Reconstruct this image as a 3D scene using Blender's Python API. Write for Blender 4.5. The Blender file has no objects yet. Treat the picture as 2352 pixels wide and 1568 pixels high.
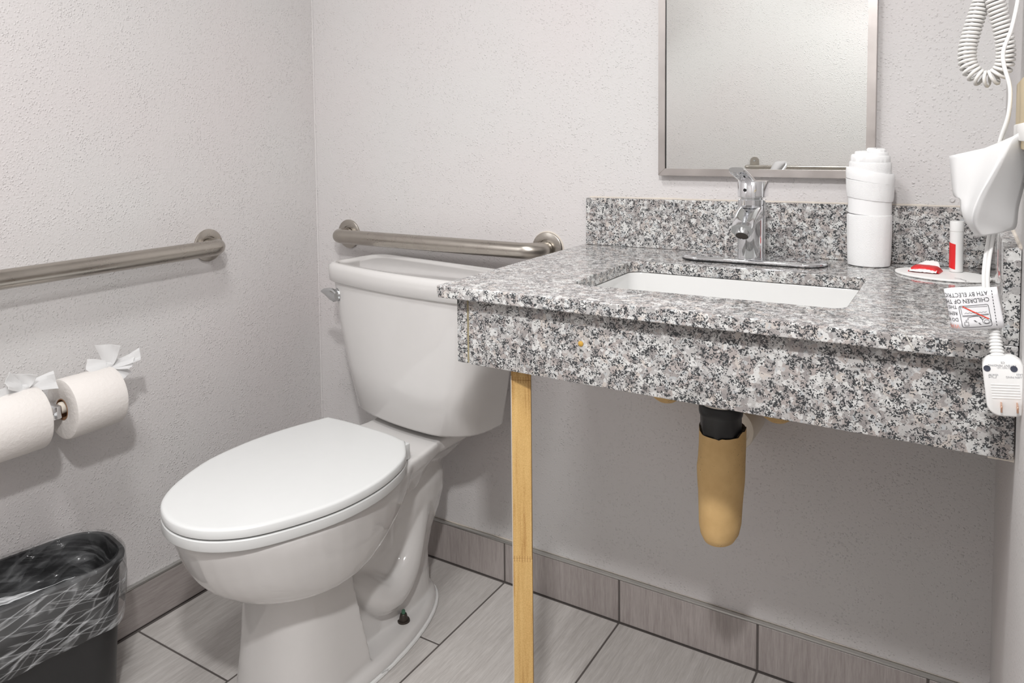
import bpy, bmesh, math, random
from math import sin, cos, pi, sqrt, radians
from mathutils import Vector, Matrix, noise
random.seed(7)
SC = bpy.context.scene
COL = SC.collection

# ------------------------------------------------------------------ camera
CW, CH = 2352, 1568
CX, CY, CZ = 1.59893, -1.53673, 1.10036
YAW, PITCH, ROLL = 0.54729, -0.05818, -0.01005
FOC, PX, PY = 1719.45927, 1179.76244, 421.22517
_f = Vector((-sin(YAW) * cos(PITCH), cos(YAW) * cos(PITCH), sin(PITCH)))
_r = Vector((cos(YAW), sin(YAW), 0))
_u = _r.cross(_f)
RGT = cos(ROLL) * _r + sin(ROLL) * _u
UPV = -sin(ROLL) * _r + cos(ROLL) * _u
FWD = _f
cam = bpy.data.cameras.new('camera')
cam.sensor_width = 36.0
cam.lens = FOC / CW * 36.0
cam.shift_x = (CW / 2 - PX) / CW
cam.shift_y = (PY - CH / 2) / CW
cam.clip_start = 0.02
camo = bpy.data.objects.new('camera', cam)
COL.objects.link(camo)
camo.matrix_world = Matrix(((RGT.x, UPV.x, -FWD.x, CX), (RGT.y, UPV.y, -FWD.y, CY), (RGT.z, UPV.z, -FWD.z, CZ), (0, 0, 0, 1)))
SC.camera = camo
CAMP = Vector((CX, CY, CZ))

def at(u, v, ax, val):
    """world point seen at pixel (u, v) of the photograph on the plane ax = val"""
    D = FWD + (u - PX) / FOC * RGT - (v - PY) / FOC * UPV
    i = 'xyz'.index(ax)
    t = (val - CAMP[i]) / D[i]
    return CAMP + t * D

# ------------------------------------------------------------------ world, lights, exposure
w = bpy.data.worlds.new('world'); SC.world = w; w.use_nodes = True
w.node_tree.nodes['Background'].inputs[0].default_value = (0.9, 0.93, 1, 1)
w.node_tree.nodes['Background'].inputs[1].default_value = 0.05

def area(name, loc, target, sx, sy, power, color=(1, 1, 1), spread=180):
    l = bpy.data.lights.new(name, 'AREA'); l.shape = 'RECTANGLE'; l.size = sx; l.size_y = sy
    l.energy = power; l.color = color; l.spread = radians(spread)
    o = bpy.data.objects.new(name, l); COL.objects.link(o); o.location = loc
    d = Vector(target) - Vector(loc)
    o.rotation_euler = d.to_track_quat('-Z', 'Y').to_euler()
    return o
area('ceiling_lamp', (0.95, -1.22, 2.40), (0.9, -1.1, 0), 0.30, 0.30, 12.8, (1, 0.995, 0.99), 158)
area('wall_lamp', (1.52, -1.62, 1.96), (0.75, -0.45, 0.2), 0.09, 0.09, 9.2, (1, 0.99, 0.985), 120)
area('added_fill_light', (0.03, -1.46, 1.50), (1.15, -0.35, 0.25), 0.60, 1.10, 5.5, (0.985, 0.99, 1))  # unseen soft fill added by the left wall to brighten the room, no doorway there
vs = SC.view_settings
vs.view_transform = 'Standard'
try: vs.look = 'None'
except Exception: pass
vs.exposure = 0.0; vs.gamma = 1.0; vs.use_curve_mapping = False

# ------------------------------------------------------------------ helpers
WL = {}
ZC = 0.8638
def shear(x):  # the worktop rises a little towards the right wall
    return 0.0075 * (x - 0.857)

def thing(name, label, cat, loc=(0, 0, 0), group=None):
    o = bpy.data.objects.new(name, None); COL.objects.link(o)
    o.location = loc; o.empty_display_size = 0.05
    o['label'] = label; o['category'] = cat
    if group: o['group'] = group
    WL[o] = Vector(loc)
    return o

def tag(o, label, cat, group=None):
    o['label'] = label; o['category'] = cat
    if group: o['group'] = group
    return o

def obj(name, bm, mat, parent=None, base=None, smooth=True, sh=False, auto=40, kind=None):
    """bm is authored in world coordinates"""
    if sh:
        for v in bm.verts: v.co.z += shear(v.co.x)
    org = WL[parent] if parent is not None else Vector(base if base is not None else (0, 0, 0))
    for v in bm.verts: v.co -= org
    bmesh.ops.recalc_face_normals(bm, faces=bm.faces[:])
    if smooth:
        lim = radians(auto)
        for f in bm.faces: f.smooth = True
        for e in bm.edges:
            if len(e.link_faces) == 2 and e.calc_face_angle(0) > lim: e.smooth = False
    me = bpy.data.meshes.new(name); bm.to_mesh(me); bm.free()
    if isinstance(mat, (list, tuple)):
        for m in mat: me.materials.append(m)
    else: me.materials.append(mat)
    o = bpy.data.objects.new(name, me); COL.objects.link(o)
    if parent is not None: o.parent = parent
    else: o.location = org
    WL[o] = org
    if kind: o['kind'] = kind
    return o

def struct(name, bm, mat, parent=None, **k):
    o = obj(name, bm, mat, parent, **k)
    if parent is None: o['kind'] = 'structure'
    return o

def B(): return bmesh.new()

def add_box(bm, lo, hi, bev=0, seg=2, M=None):
    lo = Vector(lo); hi = Vector(hi)
    r = bmesh.ops.create_cube(bm, size=1, matrix=Matrix.Translation((lo + hi) / 2) @ Matrix.Diagonal((*(hi - lo), 1)))
    vs_ = r['verts']
    if bev:
        ed = list({e for v in vs_ for e in v.link_edges})
        rr = bmesh.ops.bevel(bm, geom=ed, offset=bev, segments=seg, profile=0.5, affect='EDGES')
        vs_ = list({v for f in rr['faces'] for v in f.verts} | {v for v in vs_ if v.is_valid})
    if M is not None:
        bmesh.ops.transform(bm, matrix=M, verts=vs_)
    return vs_

def box(lo, hi, bev=0, seg=2, M=None):
    bm = B(); add_box(bm, lo, hi, bev, seg, M); return bm

def add_loft(bm, secs, cap0=True, cap1=True, closed=True):
    """secs: list of equal-length point lists"""
    rings = [[bm.verts.new(Vector(p)) for p in s] for s in secs]
    n = len(rings[0])
    m = n if closed else n - 1
    for a, b in zip(rings, rings[1:]):
        for i in range(m):
            j = (i + 1) % n
            try: bm.faces.new((a[i], a[j], b[j], b[i]))
            except ValueError: pass
    if cap0 and closed: bm.faces.new(rings[0][::-1])
    if cap1 and closed: bm.faces.new(rings[-1])
    return rings

def frames(pts):
    pts = [Vector(p) for p in pts]
    T = []
    for i in range(len(pts)):
        a = pts[max(i - 1, 0)]; b = pts[min(i + 1, len(pts) - 1)]
        T.append((b - a).normalized())
    ref = Vector((0, 0, 1)) if abs(T[0].z) < .9 else Vector((0, 1, 0))
    N = [(ref - T[0] * ref.dot(T[0])).normalized()]
    for i in range(1, len(pts)):
        n = N[-1] - T[i] * N[-1].dot(T[i])
        N.append(n.normalized() if n.length > 1e-6 else N[-1])
    return pts, T, N

def add_tube(bm, pts, rad, n=16, cap=True):
    pts, T, N = frames(pts)
    if not hasattr(rad, '__len__'): rad = [rad] * len(pts)
    secs = []
    for p, t, nn, r in zip(pts, T, N, rad):
        b = t.cross(nn)
        secs.append([p + r * (cos(2 * pi * k / n) * nn + sin(2 * pi * k / n) * b) for k in range(n)])
    return add_loft(bm, secs, cap, cap)

def tube(pts, rad, n=16, cap=True):
    bm = B(); add_tube(bm, pts, rad, n, cap); return bm

def add_lathe(bm, prof, origin=(0, 0, 0), axis=(0, 0, 1), n=32, cap=True):
    """prof: list of (radius, height)"""
    ax = Vector(axis).normalized(); ref = Vector((1, 0, 0)) if abs(ax.x) < .9 else Vector((0, 1, 0))
    a = (ref - ax * ref.dot(ax)).normalized(); b = ax.cross(a); o = Vector(origin)
    secs = [[o + ax * h + max(r, 1e-5) * (cos(2 * pi * k / n) * a + sin(2 * pi * k / n) * b) for k in range(n)] for r, h in prof]
    return add_loft(bm, secs, cap, cap)

def lathe(prof, origin=(0, 0, 0), axis=(0, 0, 1), n=32, cap=True):
    bm = B(); add_lathe(bm, prof, origin, axis, n, cap); return bm

def crom(P, n=8, closed=False):
    P = [Vector(p) for p in P]; out = []
    m = len(P)
    rng = range(m if closed else m - 1)
    for i in rng:
        if closed: p0, p1, p2, p3 = P[i - 1], P[i], P[(i + 1) % m], P[(i + 2) % m]
        else: p0, p1, p2, p3 = P[max(i - 1, 0)], P[i], P[i + 1], P[min(i + 2, m - 1)]
        for k in range(n):
            t = k / n
            out.append(0.5 * ((2 * p1) + (p2 - p0) * t + (2 * p0 - 5 * p1 + 4 * p2 - p3) * t * t + (3 * p1 - p0 - 3 * p2 + p3) * t ** 3))
    if not closed: out.append(P[-1])
    return out

def rrect(cx, cy, hx, hy, r, n=6, ang=0):
    pts = []
    for (sx, sy, a0) in ((1, 1, 0), (-1, 1, pi / 2), (-1, -1, pi), (1, -1, 3 * pi / 2)):
        for k in range(n + 1):
            a = a0 + k / n * pi / 2
            pts.append((sx * (hx - r) + r * cos(a), sy * (hy - r) + r * sin(a)))
    ca, sa = cos(ang), sin(ang)
    return [(cx + x * ca - y * sa, cy + x * sa + y * ca) for x, y in pts]

def solid_surface(bm, grid, th):
    """grid rows of points -> thin closed sheet of thickness th"""
    R = len(grid); Cn = len(grid[0])
    G = [[Vector(p) for p in r] for r in grid]
    def nrm(i, j):
        a = G[min(i + 1, R - 1)][j] - G[max(i - 1, 0)][j]; b = G[i][min(j + 1, Cn - 1)] - G[i][max(j - 1, 0)]
        c = a.cross(b); return c.normalized() if c.length > 1e-9 else Vector((0, 0, 1))
    up = [[bm.verts.new(G[i][j] + nrm(i, j) * th / 2) for j in range(Cn)] for i in range(R)]
    dn = [[bm.verts.new(G[i][j] - nrm(i, j) * th / 2) for j in range(Cn)] for i in range(R)]
    for i in range(R - 1):
        for j in range(Cn - 1):
            bm.faces.new((up[i][j], up[i][j + 1], up[i + 1][j + 1], up[i + 1][j]))
            bm.faces.new((dn[i][j], dn[i + 1][j], dn[i + 1][j + 1], dn[i][j + 1]))
    for i in range(R - 1):
        for j in (0, Cn - 1):
            bm.faces.new((up[i][j], up[i + 1][j], dn[i + 1][j], dn[i][j]))
    for j in range(Cn - 1):
        for i in (0, R - 1):
            bm.faces.new((up[i][j], dn[i][j], dn[i][j + 1], up[i][j + 1]))

def text2d(body, size):
    cu = bpy.data.curves.new('t', 'FONT'); cu.body = body; cu.size = size; cu.resolution_u = 3
    o = bpy.data.objects.new('t', cu); COL.objects.link(o)
    dg = bpy.context.evaluated_depsgraph_get(); dg.update()
    me = o.evaluated_get(dg).to_mesh()
    V = [tuple(v.co[:2]) for v in me.vertices]; F = [tuple(p.vertices) for p in me.polygons]
    o.evaluated_get(dg).to_mesh_clear()
    bpy.data.objects.remove(o); bpy.data.curves.remove(cu)
    return V, F

def add_mapped(bm, V, F, fn):
    vs_ = [bm.verts.new(fn(x, y)) for x, y in V]
    for f in F:
        try: bm.faces.new([vs_[i] for i in f])
        except ValueError: pass

def ribbon2d(pts, wd):
    """2-D polyline -> quads"""
    V = []; F = []
    P = [Vector((p[0], p[1])) for p in pts]
    for i, p in enumerate(P):
        a = P[max(i - 1, 0)]; b = P[min(i + 1, len(P) - 1)]
        t = (b - a).normalized(); n = Vector((-t.y, t.x)) * wd / 2
        V += [tuple(p + n), tuple(p - n)]
        if i: F.append((2 * i - 2, 2 * i - 1, 2 * i + 1, 2 * i))
    return V, F

# ------------------------------------------------------------------ materials
def nmat(name):
    m = bpy.data.materials.new(name); m.use_nodes = True
    nt = m.node_tree; b = nt.nodes['Principled BSDF']
    return m, nt, b
def N(nt, typ, **k):
    n = nt.nodes.new(typ)
    for a, v in k.items(): setattr(n, a, v)
    return n
def setin(n, **k):
    for a, v in k.items(): n.inputs[a.replace('_', ' ')].default_value = v
def ramp(nt, fac, stops, interp='LINEAR'):
    r = N(nt, 'ShaderNodeValToRGB'); r.color_ramp.interpolation = interp
    e = r.color_ramp.elements
    while len(e) < len(stops): e.new(0.5)
    for el, (p, c) in zip(e, stops):
        el.position = p; el.color = (*c, 1) if len(c) == 3 else c
    nt.links.new(fac, r.inputs[0]); return r
def math_(nt, op, a, b=None, clamp=False):
    n = N(nt, 'ShaderNodeMath', operation=op); n.use_clamp = clamp
    for i, x in enumerate((a, b)):
        if x is None: continue
        if isinstance(x, (int, float)): n.inputs[i].default_value = x
        else: nt.links.new(x, n.inputs[i])
    return n.outputs[0]
def mixc(nt, fac, a, b, mode='MIX'):
    n = N(nt, 'ShaderNodeMix', data_type='RGBA', blend_type=mode)
    for idx, x in ((0, fac), (6, a), (7, b)):
        if isinstance(x, (int, float)): n.inputs[idx].default_value = x
        elif isinstance(x, tuple): n.inputs[idx].default_value = (*x, 1)
        else: nt.links.new(x, n.inputs[idx])
    return n.outputs[2]
def coords(nt, scale=(1, 1, 1), rnd=False, rot=(0, 0, 0), kind='Object'):
    tc = N(nt, 'ShaderNodeTexCoord'); mp = N(nt, 'ShaderNodeMapping')
    mp.inputs['Scale'].default_value = scale; mp.inputs['Rotation'].default_value = rot
    nt.links.new(tc.outputs[kind], mp.inputs['Vector'])
    if rnd:
        oi = N(nt, 'ShaderNodeObjectInfo')
        m = math_(nt, 'MULTIPLY', oi.outputs['Random'], 37.0)
        cb = N(nt, 'ShaderNodeCombineXYZ')
        for i in range(3): nt.links.new(m, cb.inputs[i])
        nt.links.new(cb.outputs[0], mp.inputs['Location'])
    return mp.outputs[0]
def noise_(nt, vec, scale, detail=2, rough=.5, dist=0):
    n = N(nt, 'ShaderNodeTexNoise'); setin(n, Scale=scale, Detail=detail, Roughness=rough, Distortion=dist)
    nt.links.new(vec, n.inputs['Vector']); return n.outputs['Fac']
def voro(nt, vec, scale, feature='F1'):
    n = N(nt, 'ShaderNodeTexVoronoi'); n.feature = feature; setin(n, Scale=scale)
    nt.links.new(vec, n.inputs['Vector']); return n
def bump(nt, b, h, strength, dist):
    n = N(nt, 'ShaderNodeBump'); setin(n, Strength=strength, Distance=dist)
    nt.links.new(h, n.inputs['Height']); nt.links.new(n.outputs[0], b.inputs['Normal']); return n
def plain(name, col, rough=.5, metal=0, spec=.5, bumps=None, var=0, coat=0):
    m, nt, b = nmat(name)
    setin(b, Base_Color=(*col, 1), Roughness=rough, Metallic=metal)
    b.inputs['Specular IOR Level'].default_value = spec
    if coat: b.inputs['Coat Weight'].default_value = coat
    v = coords(nt)
    if var:
        n = noise_(nt, v, 35, 3)
        c = mixc(nt, n, tuple(x * (1 - var) for x in col), tuple(min(1, x * (1 + var)) for x in col))
        nt.links.new(c, b.inputs['Base Color'])
    if bumps:
        sc, st, di = bumps
        bump(nt, b, noise_(nt, v, sc, 3), st, di)
    return m

def wall_mat():
    m, nt, b = nmat('painted_orange_peel_wall')
    v = coords(nt)
    big = noise_(nt, v, 2.2, 2)
    c = ramp(nt, big, [(.35, (.660, .628, .624)), (.65, (.655, .642, .635))]).outputs[0]
    nt.links.new(c, b.inputs['Base Color'])
    setin(b, Roughness=.55); b.inputs['Specular IOR Level'].default_value = .35
    wn = N(nt, 'ShaderNodeTexNoise'); setin(wn, Scale=90.0, Detail=2.0); nt.links.new(v, wn.inputs['Vector'])
    vm = N(nt, 'ShaderNodeVectorMath', operation='MULTIPLY_ADD')
    nt.links.new(wn.outputs['Color'], vm.inputs[0]); vm.inputs[1].default_value = (.006, .006, .006); nt.links.new(v, vm.inputs[2])
    def dots(sc, rmax, keep):
        vo = voro(nt, vm.outputs[0], sc); sp = N(nt, 'ShaderNodeSeparateColor'); nt.links.new(vo.outputs['Color'], sp.inputs[0])
        rad = math_(nt, 'MULTIPLY', math_(nt, 'SUBTRACT', sp.outputs[0], keep, True), rmax / (1 - keep))
        d = math_(nt, 'SUBTRACT', rad, vo.outputs['Distance'])
        return math_(nt, 'MULTIPLY', math_(nt, 'ADD', d, 0.0, True), 2.2, True)
    area_ = ramp(nt, noise_(nt, v, 14, 2), [(.35, (.35,) * 3), (.65, (1,) * 3)]).outputs[0]
    h = math_(nt, 'ADD', dots(250, .62, .22), math_(nt, 'MULTIPLY', dots(130, .44, .62), 1.3))
    h = math_(nt, 'MULTIPLY', h, area_)
    h = math_(nt, 'ADD', h, math_(nt, 'MULTIPLY', noise_(nt, v, 200, 3), .50))
    bump(nt, b, h, .65, .0019)
    return m

def granite_mat():
    m, nt, b = nmat('polished_speckled_granite')
    v0 = coords(nt)
    dn = N(nt, 'ShaderNodeTexNoise'); setin(dn, Scale=240.0, Detail=3.0); nt.links.new(v0, dn.inputs['Vector'])
    vm = N(nt, 'ShaderNodeVectorMath', operation='MULTIPLY_ADD')
    nt.links.new(dn.outputs['Color'], vm.inputs[0]); vm.inputs[1].default_value = (.006, .006, .006)
    nt.links.new(v0, vm.inputs[2]); v = vm.outputs[0]
    big = voro(nt, v, 88)
    sp = N(nt, 'ShaderNodeSeparateColor'); nt.links.new(big.outputs['Color'], sp.inputs[0])
    base = ramp(nt, sp.outputs[0], [(0, (.44, .395, .375)), (.22, (.34, .315, .305)), (.36, (.52, .51, .50)), (.58, (.71, .71, .695)), (.80, (.44, .43, .425)), (.90, (.60, .55, .51))], 'CONSTANT').outputs[0]
    med = voro(nt, v, 190)
    sp2 = N(nt, 'ShaderNodeSeparateColor'); nt.links.new(med.outputs['Color'], sp2.inputs[0])
    mcol = ramp(nt, sp2.outputs[1], [(0, (.30, .28, .275)), (.25, (.54, .525, .515)), (.55, (.74, .74, .73)), (.85, (.52, .545, .56))], 'CONSTANT').outputs[0]
    mfac = math_(nt, 'MULTIPLY', math_(nt, 'GREATER_THAN', sp2.outputs[0], .60), .8)
    c = mixc(nt, mfac, base, mcol)
    sm = voro(nt, v, 640)
    sp3 = N(nt, 'ShaderNodeSeparateColor'); nt.links.new(sm.outputs['Color'], sp3.inputs[0])
    clus = noise_(nt, v0, 95, 3, .65)
    thr = ramp(nt, clus, [(.42, (.96,) * 3), (.61, (.35,) * 3)]).outputs[0]
    dark = math_(nt, 'GREATER_THAN', sp3.outputs[0], thr)
    fine = noise_(nt, v0, 900, 2)
    dcol = ramp(nt, fine, [(.3, (.004, .006, .009)), (.7, (.022, .027, .033))]).outputs[0]
    c = mixc(nt, dark, c, dcol)
    mott = noise_(nt, v0, 420, 3, .6)
    c = mixc(nt, .22, c, mixc(nt, 1.0, c, ramp(nt, mott, [(.3, (.45, .44, .43)), (.7, (1, 1, 1))]).outputs[0], 'MULTIPLY'))
    c = mixc(nt, .08, c, ramp(nt, fine, [(.3, (.2, .2, .2)), (.7, (.8, .8, .8))]).outputs[0])
    nt.links.new(c, b.inputs['Base Color'])
    setin(b, Roughness=.07); b.inputs['Specular IOR Level'].default_value = .5
    return m

def tile_mat(name, scale, lo, hi):
    """streaky linear porcelain; scale is small along the grain"""
    m, nt, b = nmat(name)
    v = coords(nt, scale, rnd=True)
    n1 = noise_(nt, v, 9, 4, .65, .35)
    n2 = noise_(nt, v, 34, 4, .6, .2)
    f = math_(nt, 'ADD', math_(nt, 'MULTIPLY', n1, .55), math_(nt, 'MULTIPLY', n2, .45))
    c = ramp(nt, f, [(.34, lo), (.5, tuple((a + q) / 2 for a, q in zip(lo, hi))), (.66, hi)]).outputs[0]
    oi = N(nt, 'ShaderNodeObjectInfo')
    k = math_(nt, 'ADD', math_(nt, 'MULTIPLY', oi.outputs['Random'], .10), .95)
    hs = N(nt, 'ShaderNodeHueSaturation'); nt.links.new(k, hs.inputs['Value']); nt.links.new(c, hs.inputs['Color'])
    nt.links.new(hs.outputs[0], b.inputs['Base Color'])
    setin(b, Roughness=.42)
    bump(nt, b, n2, .10, .0006)
    return m

def wood_mat():
    m, nt, b = nmat('finger_jointed_pine')
    v = coords(nt, (1, 1, .05))
    n1 = noise_(nt, v, 120, 3, .5, .6)
    c1 = ramp(nt, n1, [(.33, (.44, .235, .065)), (.45, (.60, .37, .125)), (.65, (.67, .44, .165))]).outputs[0]
    v2 = coords(nt, (1, 1, 1))
    n2 = noise_(nt, v2, 600, 2)
    c = mixc(nt, .16, c1, ramp(nt, n2, [(.4, (.35, .2, .07)), (.6, (.8, .58, .3))]).outputs[0])
    nt.links.new(c, b.inputs['Base Color']); setin(b, Roughness=.6)
    return m

def pipe_wrap_mat():
    m, nt, b = nmat('tan_foam_pipe_wrap')
    v = coords(nt)
    n = noise_(nt, v, 22, 4, .6)
    c = ramp(nt, n, [(.3, (.64, .415, .175)), (.7, (.76, .52, .235))]).outputs[0]
    d = noise_(nt, v, 420, 2)
    big = noise_(nt, v, 14, 2)
    thr = ramp(nt, big, [(.45, (.78,) * 3), (.7, (.62,) * 3)]).outputs[0]
    dk = math_(nt, 'GREATER_THAN', d, thr)
    c = mixc(nt, math_(nt, 'MULTIPLY', dk, .7), c, (.09, .065, .04))
    nt.links.new(c, b.inputs['Base Color']); setin(b, Roughness=.7)
    bump(nt, b, d, .1, .0006)
    return m

def liner_mat(lo, hi, sharp=.035, bumpd=.004, gloss=.5):
    m, nt, b = nmat('clear_plastic_liner')
    v = coords(nt)
    def streak(across, along, ka, kl, wd, det=2):
        d1 = N(nt, 'ShaderNodeVectorMath', operation='DOT_PRODUCT'); nt.links.new(v, d1.inputs[0]); d1.inputs[1].default_value = across
        d2 = N(nt, 'ShaderNodeVectorMath', operation='DOT_PRODUCT'); nt.links.new(v, d2.inputs[0]); d2.inputs[1].default_value = along
        cb = N(nt, 'ShaderNodeCombineXYZ')
        nt.links.new(math_(nt, 'MULTIPLY', d1.outputs['Value'], ka), cb.inputs[0]); nt.links.new(math_(nt, 'MULTIPLY', d2.outputs['Value'], kl), cb.inputs[1])
        n = noise_(nt, cb.outputs[0], 1.0, det, .55, .3)
        e = math_(nt, 'ABSOLUTE', math_(nt, 'SUBTRACT', n, .5))
        return math_(nt, 'SUBTRACT', 1.0, math_(nt, 'DIVIDE', e, wd), True), n
    s1, n1 = streak((.15, -.40, .90), (.1, .90, .42), 34, 3.2, sharp)
    s2, n2 = streak((.1, .22, .97), (.1, .97, -.22), 46, 4.0, sharp * .8)
    s3, n3 = streak((.3, -.7, .6), (.1, .6, .75), 22, 5.0, sharp * .7)
    big = noise_(nt, v, 9, 2)
    veil = ramp(nt, big, [(.42, (lo,) * 3), (.70, (lo + .12,) * 3)]).outputs[0]
    st = math_(nt, 'ADD', math_(nt, 'ADD', math_(nt, 'MULTIPLY', s1, hi), math_(nt, 'MULTIPLY', s2, hi * .6)), math_(nt, 'MULTIPLY', s3, hi * .45))
    fac = math_(nt, 'ADD', veil, st, True)
    setin(b, Base_Color=(.80, .82, .84, 1), Roughness=.25)
    tr = N(nt, 'ShaderNodeBsdfTransparent')
    mx = N(nt, 'ShaderNodeMixShader')
    nt.links.new(fac, mx.inputs[0]); nt.links.new(tr.outputs[0], mx.inputs[1]); nt.links.new(b.outputs[0], mx.inputs[2])
    gl = N(nt, 'ShaderNodeBsdfGlossy'); setin(gl, Roughness=.10)
    fr = N(nt, 'ShaderNodeFresnel'); fr.inputs[0].default_value = 1.38
    mx2 = N(nt, 'ShaderNodeMixShader')
    nt.links.new(math_(nt, 'MULTIPLY', fr.outputs[0], gloss), mx2.inputs[0]); nt.links.new(mx.outputs[0], mx2.inputs[1]); nt.links.new(gl.outputs[0], mx2.inputs[2])
    nt.links.new(mx2.outputs[0], nt.nodes['Material Output'].inputs['Surface'])
    cr = voro(nt, v, 26); 
    bp = N(nt, 'ShaderNodeBump'); setin(bp, Strength=.7, Distance=bumpd)
    h = math_(nt, 'ADD', math_(nt, 'ADD', n1, n2), math_(nt, 'MULTIPLY', cr.outputs['Distance'], 1.5))
    nt.links.new(h, bp.inputs['Height'])
    nt.links.new(bp.outputs[0], b.inputs['Normal']); nt.links.new(bp.outputs[0], gl.inputs['Normal']); nt.links.new(bp.outputs[0], fr.inputs['Normal'])
    return m

def paper_mat(name, col, bumps, trans=0.0):
    m, nt, b = nmat(name)
    setin(b, Base_Color=(*col, 1), Roughness=.9); b.inputs['Specular IOR Level'].default_value = .15
    v = coords(nt)
    bump(nt, b, noise_(nt, v, bumps[0], 3, .6), bumps[1], bumps[2])
    if trans:
        t = N(nt, 'ShaderNodeBsdfTranslucent'); t.inputs[0].default_value = (*col, 1)
        mx = N(nt, 'ShaderNodeMixShader'); mx.inputs[0].default_value = trans
        nt.links.new(b.outputs[0], mx.inputs[1]); nt.links.new(t.outputs[0], mx.inputs[2])
        nt.links.new(mx.outputs[0], nt.nodes['Material Output'].inputs['Surface'])
    return m

def steel_mat(name, col, rough):
    m, nt, b = nmat(name)
    v = coords(nt)
    n = noise_(nt, v, 18, 4, .6)
    c = mixc(nt, n, tuple(x * .86 for x in col), tuple(min(1, x * 1.1) for x in col))
    nt.links.new(c, b.inputs['Base Color'])
    r = ramp(nt, n, [(.3, (rough - .05,) * 3), (.7, (rough + .07,) * 3)]).outputs[0]
    nt.links.new(r, b.inputs['Roughness']); setin(b, Metallic=1.0)
    return m

M_WALL = wall_mat()
M_GRAN = granite_mat()
M_CEIL = plain('white_ceiling_paint', (.80, .80, .78), .8, var=.03)
M_GROUT = plain('dark_grey_grout', (.105, .092, .086), .85, bumps=(300, .3, .001), var=.1)
M_TILE = tile_mat('grey_streaked_floor_tile', (14, 1.0, 14), (.42, .395, .375), (.60, .575, .552))
M_TILEV = tile_mat('grey_streaked_upright_tile', (14, 14, 1.0), (.30, .265, .252), (.45, .41, .395))
M_TILEY = tile_mat('grey_streaked_skirting_tile', (14, 1.0, 14), (.30, .265, .252), (.45, .41, .395))
M_TRIM = steel_mat('satin_aluminium_trim', (.62, .62, .60), .35)
M_CAULK = plain('white_caulk', (.74, .74, .73), .5, bumps=(90, .4, .002))
M_CREAM = plain('cream_caulk', (.66, .60, .53), .6, bumps=(120, .6, .002), var=.12)
M_PORC = plain('glossy_white_porcelain', (.67, .655, .642), .06, coat=.3, var=.01)
M_SEAT = plain('white_seat_plastic', (.70, .71, .705), .22, var=.01)
M_SINK = plain('white_sink_porcelain', (.66, .66, .65), .08, var=.01)
M_CHROME = plain('polished_chrome', (.80, .81, .83), .05, 1.0, var=.02)
M_CHROMED = plain('worn_chrome', (.62, .64, .65), .16, 1.0, var=.06)
M_STEEL = steel_mat('brushed_stainless_steel', (.47, .437, .395), .28)
M_FRAME = steel_mat('brushed_mirror_frame_steel', (.53, .495, .475), .36)
M_MIRROR = plain('mirror_silver', (.955, .975, .955), .0, 1.0, var=.002)
M_BLACK = plain('black_rubber', (.012, .012, .013), .35, var=.1)
M_BLACKP = plain('black_trash_can_plastic', (.020, .020, .021), .45, bumps=(500, .15, .0006), var=.15)
M_WOOD = wood_mat()
M_WRAP = pipe_wrap_mat()
M_TORN = plain('torn_brown_foam', (.09, .06, .035), .95, bumps=(500, 1, .004), var=.4)
M_PVC = plain('off_white_pvc', (.78, .72, .63), .4, var=.06)
M_ROLL = paper_mat('embossed_toilet_paper', (.76, .725, .695), (130, .6, .0016))
M_CARD = plain('brown_cardboard_core', (.30, .16, .085), .85, var=.1)
M_TISSUE = paper_mat('soft_white_tissue', (.90, .90, .90), (40, .2, .001), .42)
M_TOWEL = paper_mat('white_terry_cloth', (.90, .90, .90), (700, .45, .0022))
M_HEM = paper_mat('white_woven_hem', (.90, .90, .90), (900, .35, .0007))
M_PLAS = plain('white_cord_plastic', (.80, .80, .79), .35, var=.01)
M_COIL = plain('pale_grey_coil_plastic', (.74, .73, .71), .38, var=.02)
M_TAG = plain('white_label_paper', (.83, .83, .85), .45, var=.01)
M_INK = plain('black_ink', (.015, .015, .018), .7, var=.05)
M_SCREW = plain('dark_screw_head', (.10, .11, .15), .4, .6, var=.1)
M_GREYINK = plain('grey_ink', (.30, .30, .32), .7, var=.05)
M_REDINK = plain('red_ink', (.75, .06, .03), .6, var=.05)
M_PINKINK = plain('faded_red_ink', (.80, .30, .24), .6, var=.05)
M_RED = plain('red_wrapper_print', (.72, .022, .025), .35, var=.08)
M_COPPER = plain('copper_prong', (.80, .50, .36), .25, 1.0, var=.05)
M_CARDW = plain('white_coated_card', (.95, .945, .93), .45, var=.01)
M_WBOT = plain('white_bottle_plastic', (.82, .82, .81), .3, var=.01)
M_BEIGE = plain('beige_dispenser_plastic', (.62, .50, .30), .45, var=.05)
M_BRONZE = plain('tarnished_bronze', (.06, .048, .04), .45, .5, var=.2)
M_GREEN = plain('green_corroded_bolt', (.05, .13, .08), .6, var=.2)
M_LIN_O = liner_mat(.02, .36, .028)
M_LIN_I = liner_mat(.0, .05, .04, .016, .30)
M_LIN_F = liner_mat(.55, .3)
M_GUM = plain('amber_residue', (.55, .32, .05), .5, var=.2)

# ------------------------------------------------------------------ room shell
W, D, H = 1.65, 1.80, 2.44
X1, S = 0.63097, 0.3078
fl = struct('floor', box((-.12, -D - .12, -.12), (W + .12, .12, -.0014)), M_GROUT)
wb = struct('wall_back', box((-.12, 0, -.004), (W + .12, .12, H)), M_WALL)
wl = struct('wall_left', box((-.12, -D, -.004), (0, 0, H)), M_WALL)
wr = struct('wall_right', box((W, -D, -.004), (W + .12, 0, H)), M_WALL)
wf = struct('wall_front', box((-.12, -D - .12, -.004), (W + .12, -D, H)), M_WALL)
ce = struct('ceiling', box((-.12, -D - .12, H), (W + .12, .12, H + .1)), M_CEIL)
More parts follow.
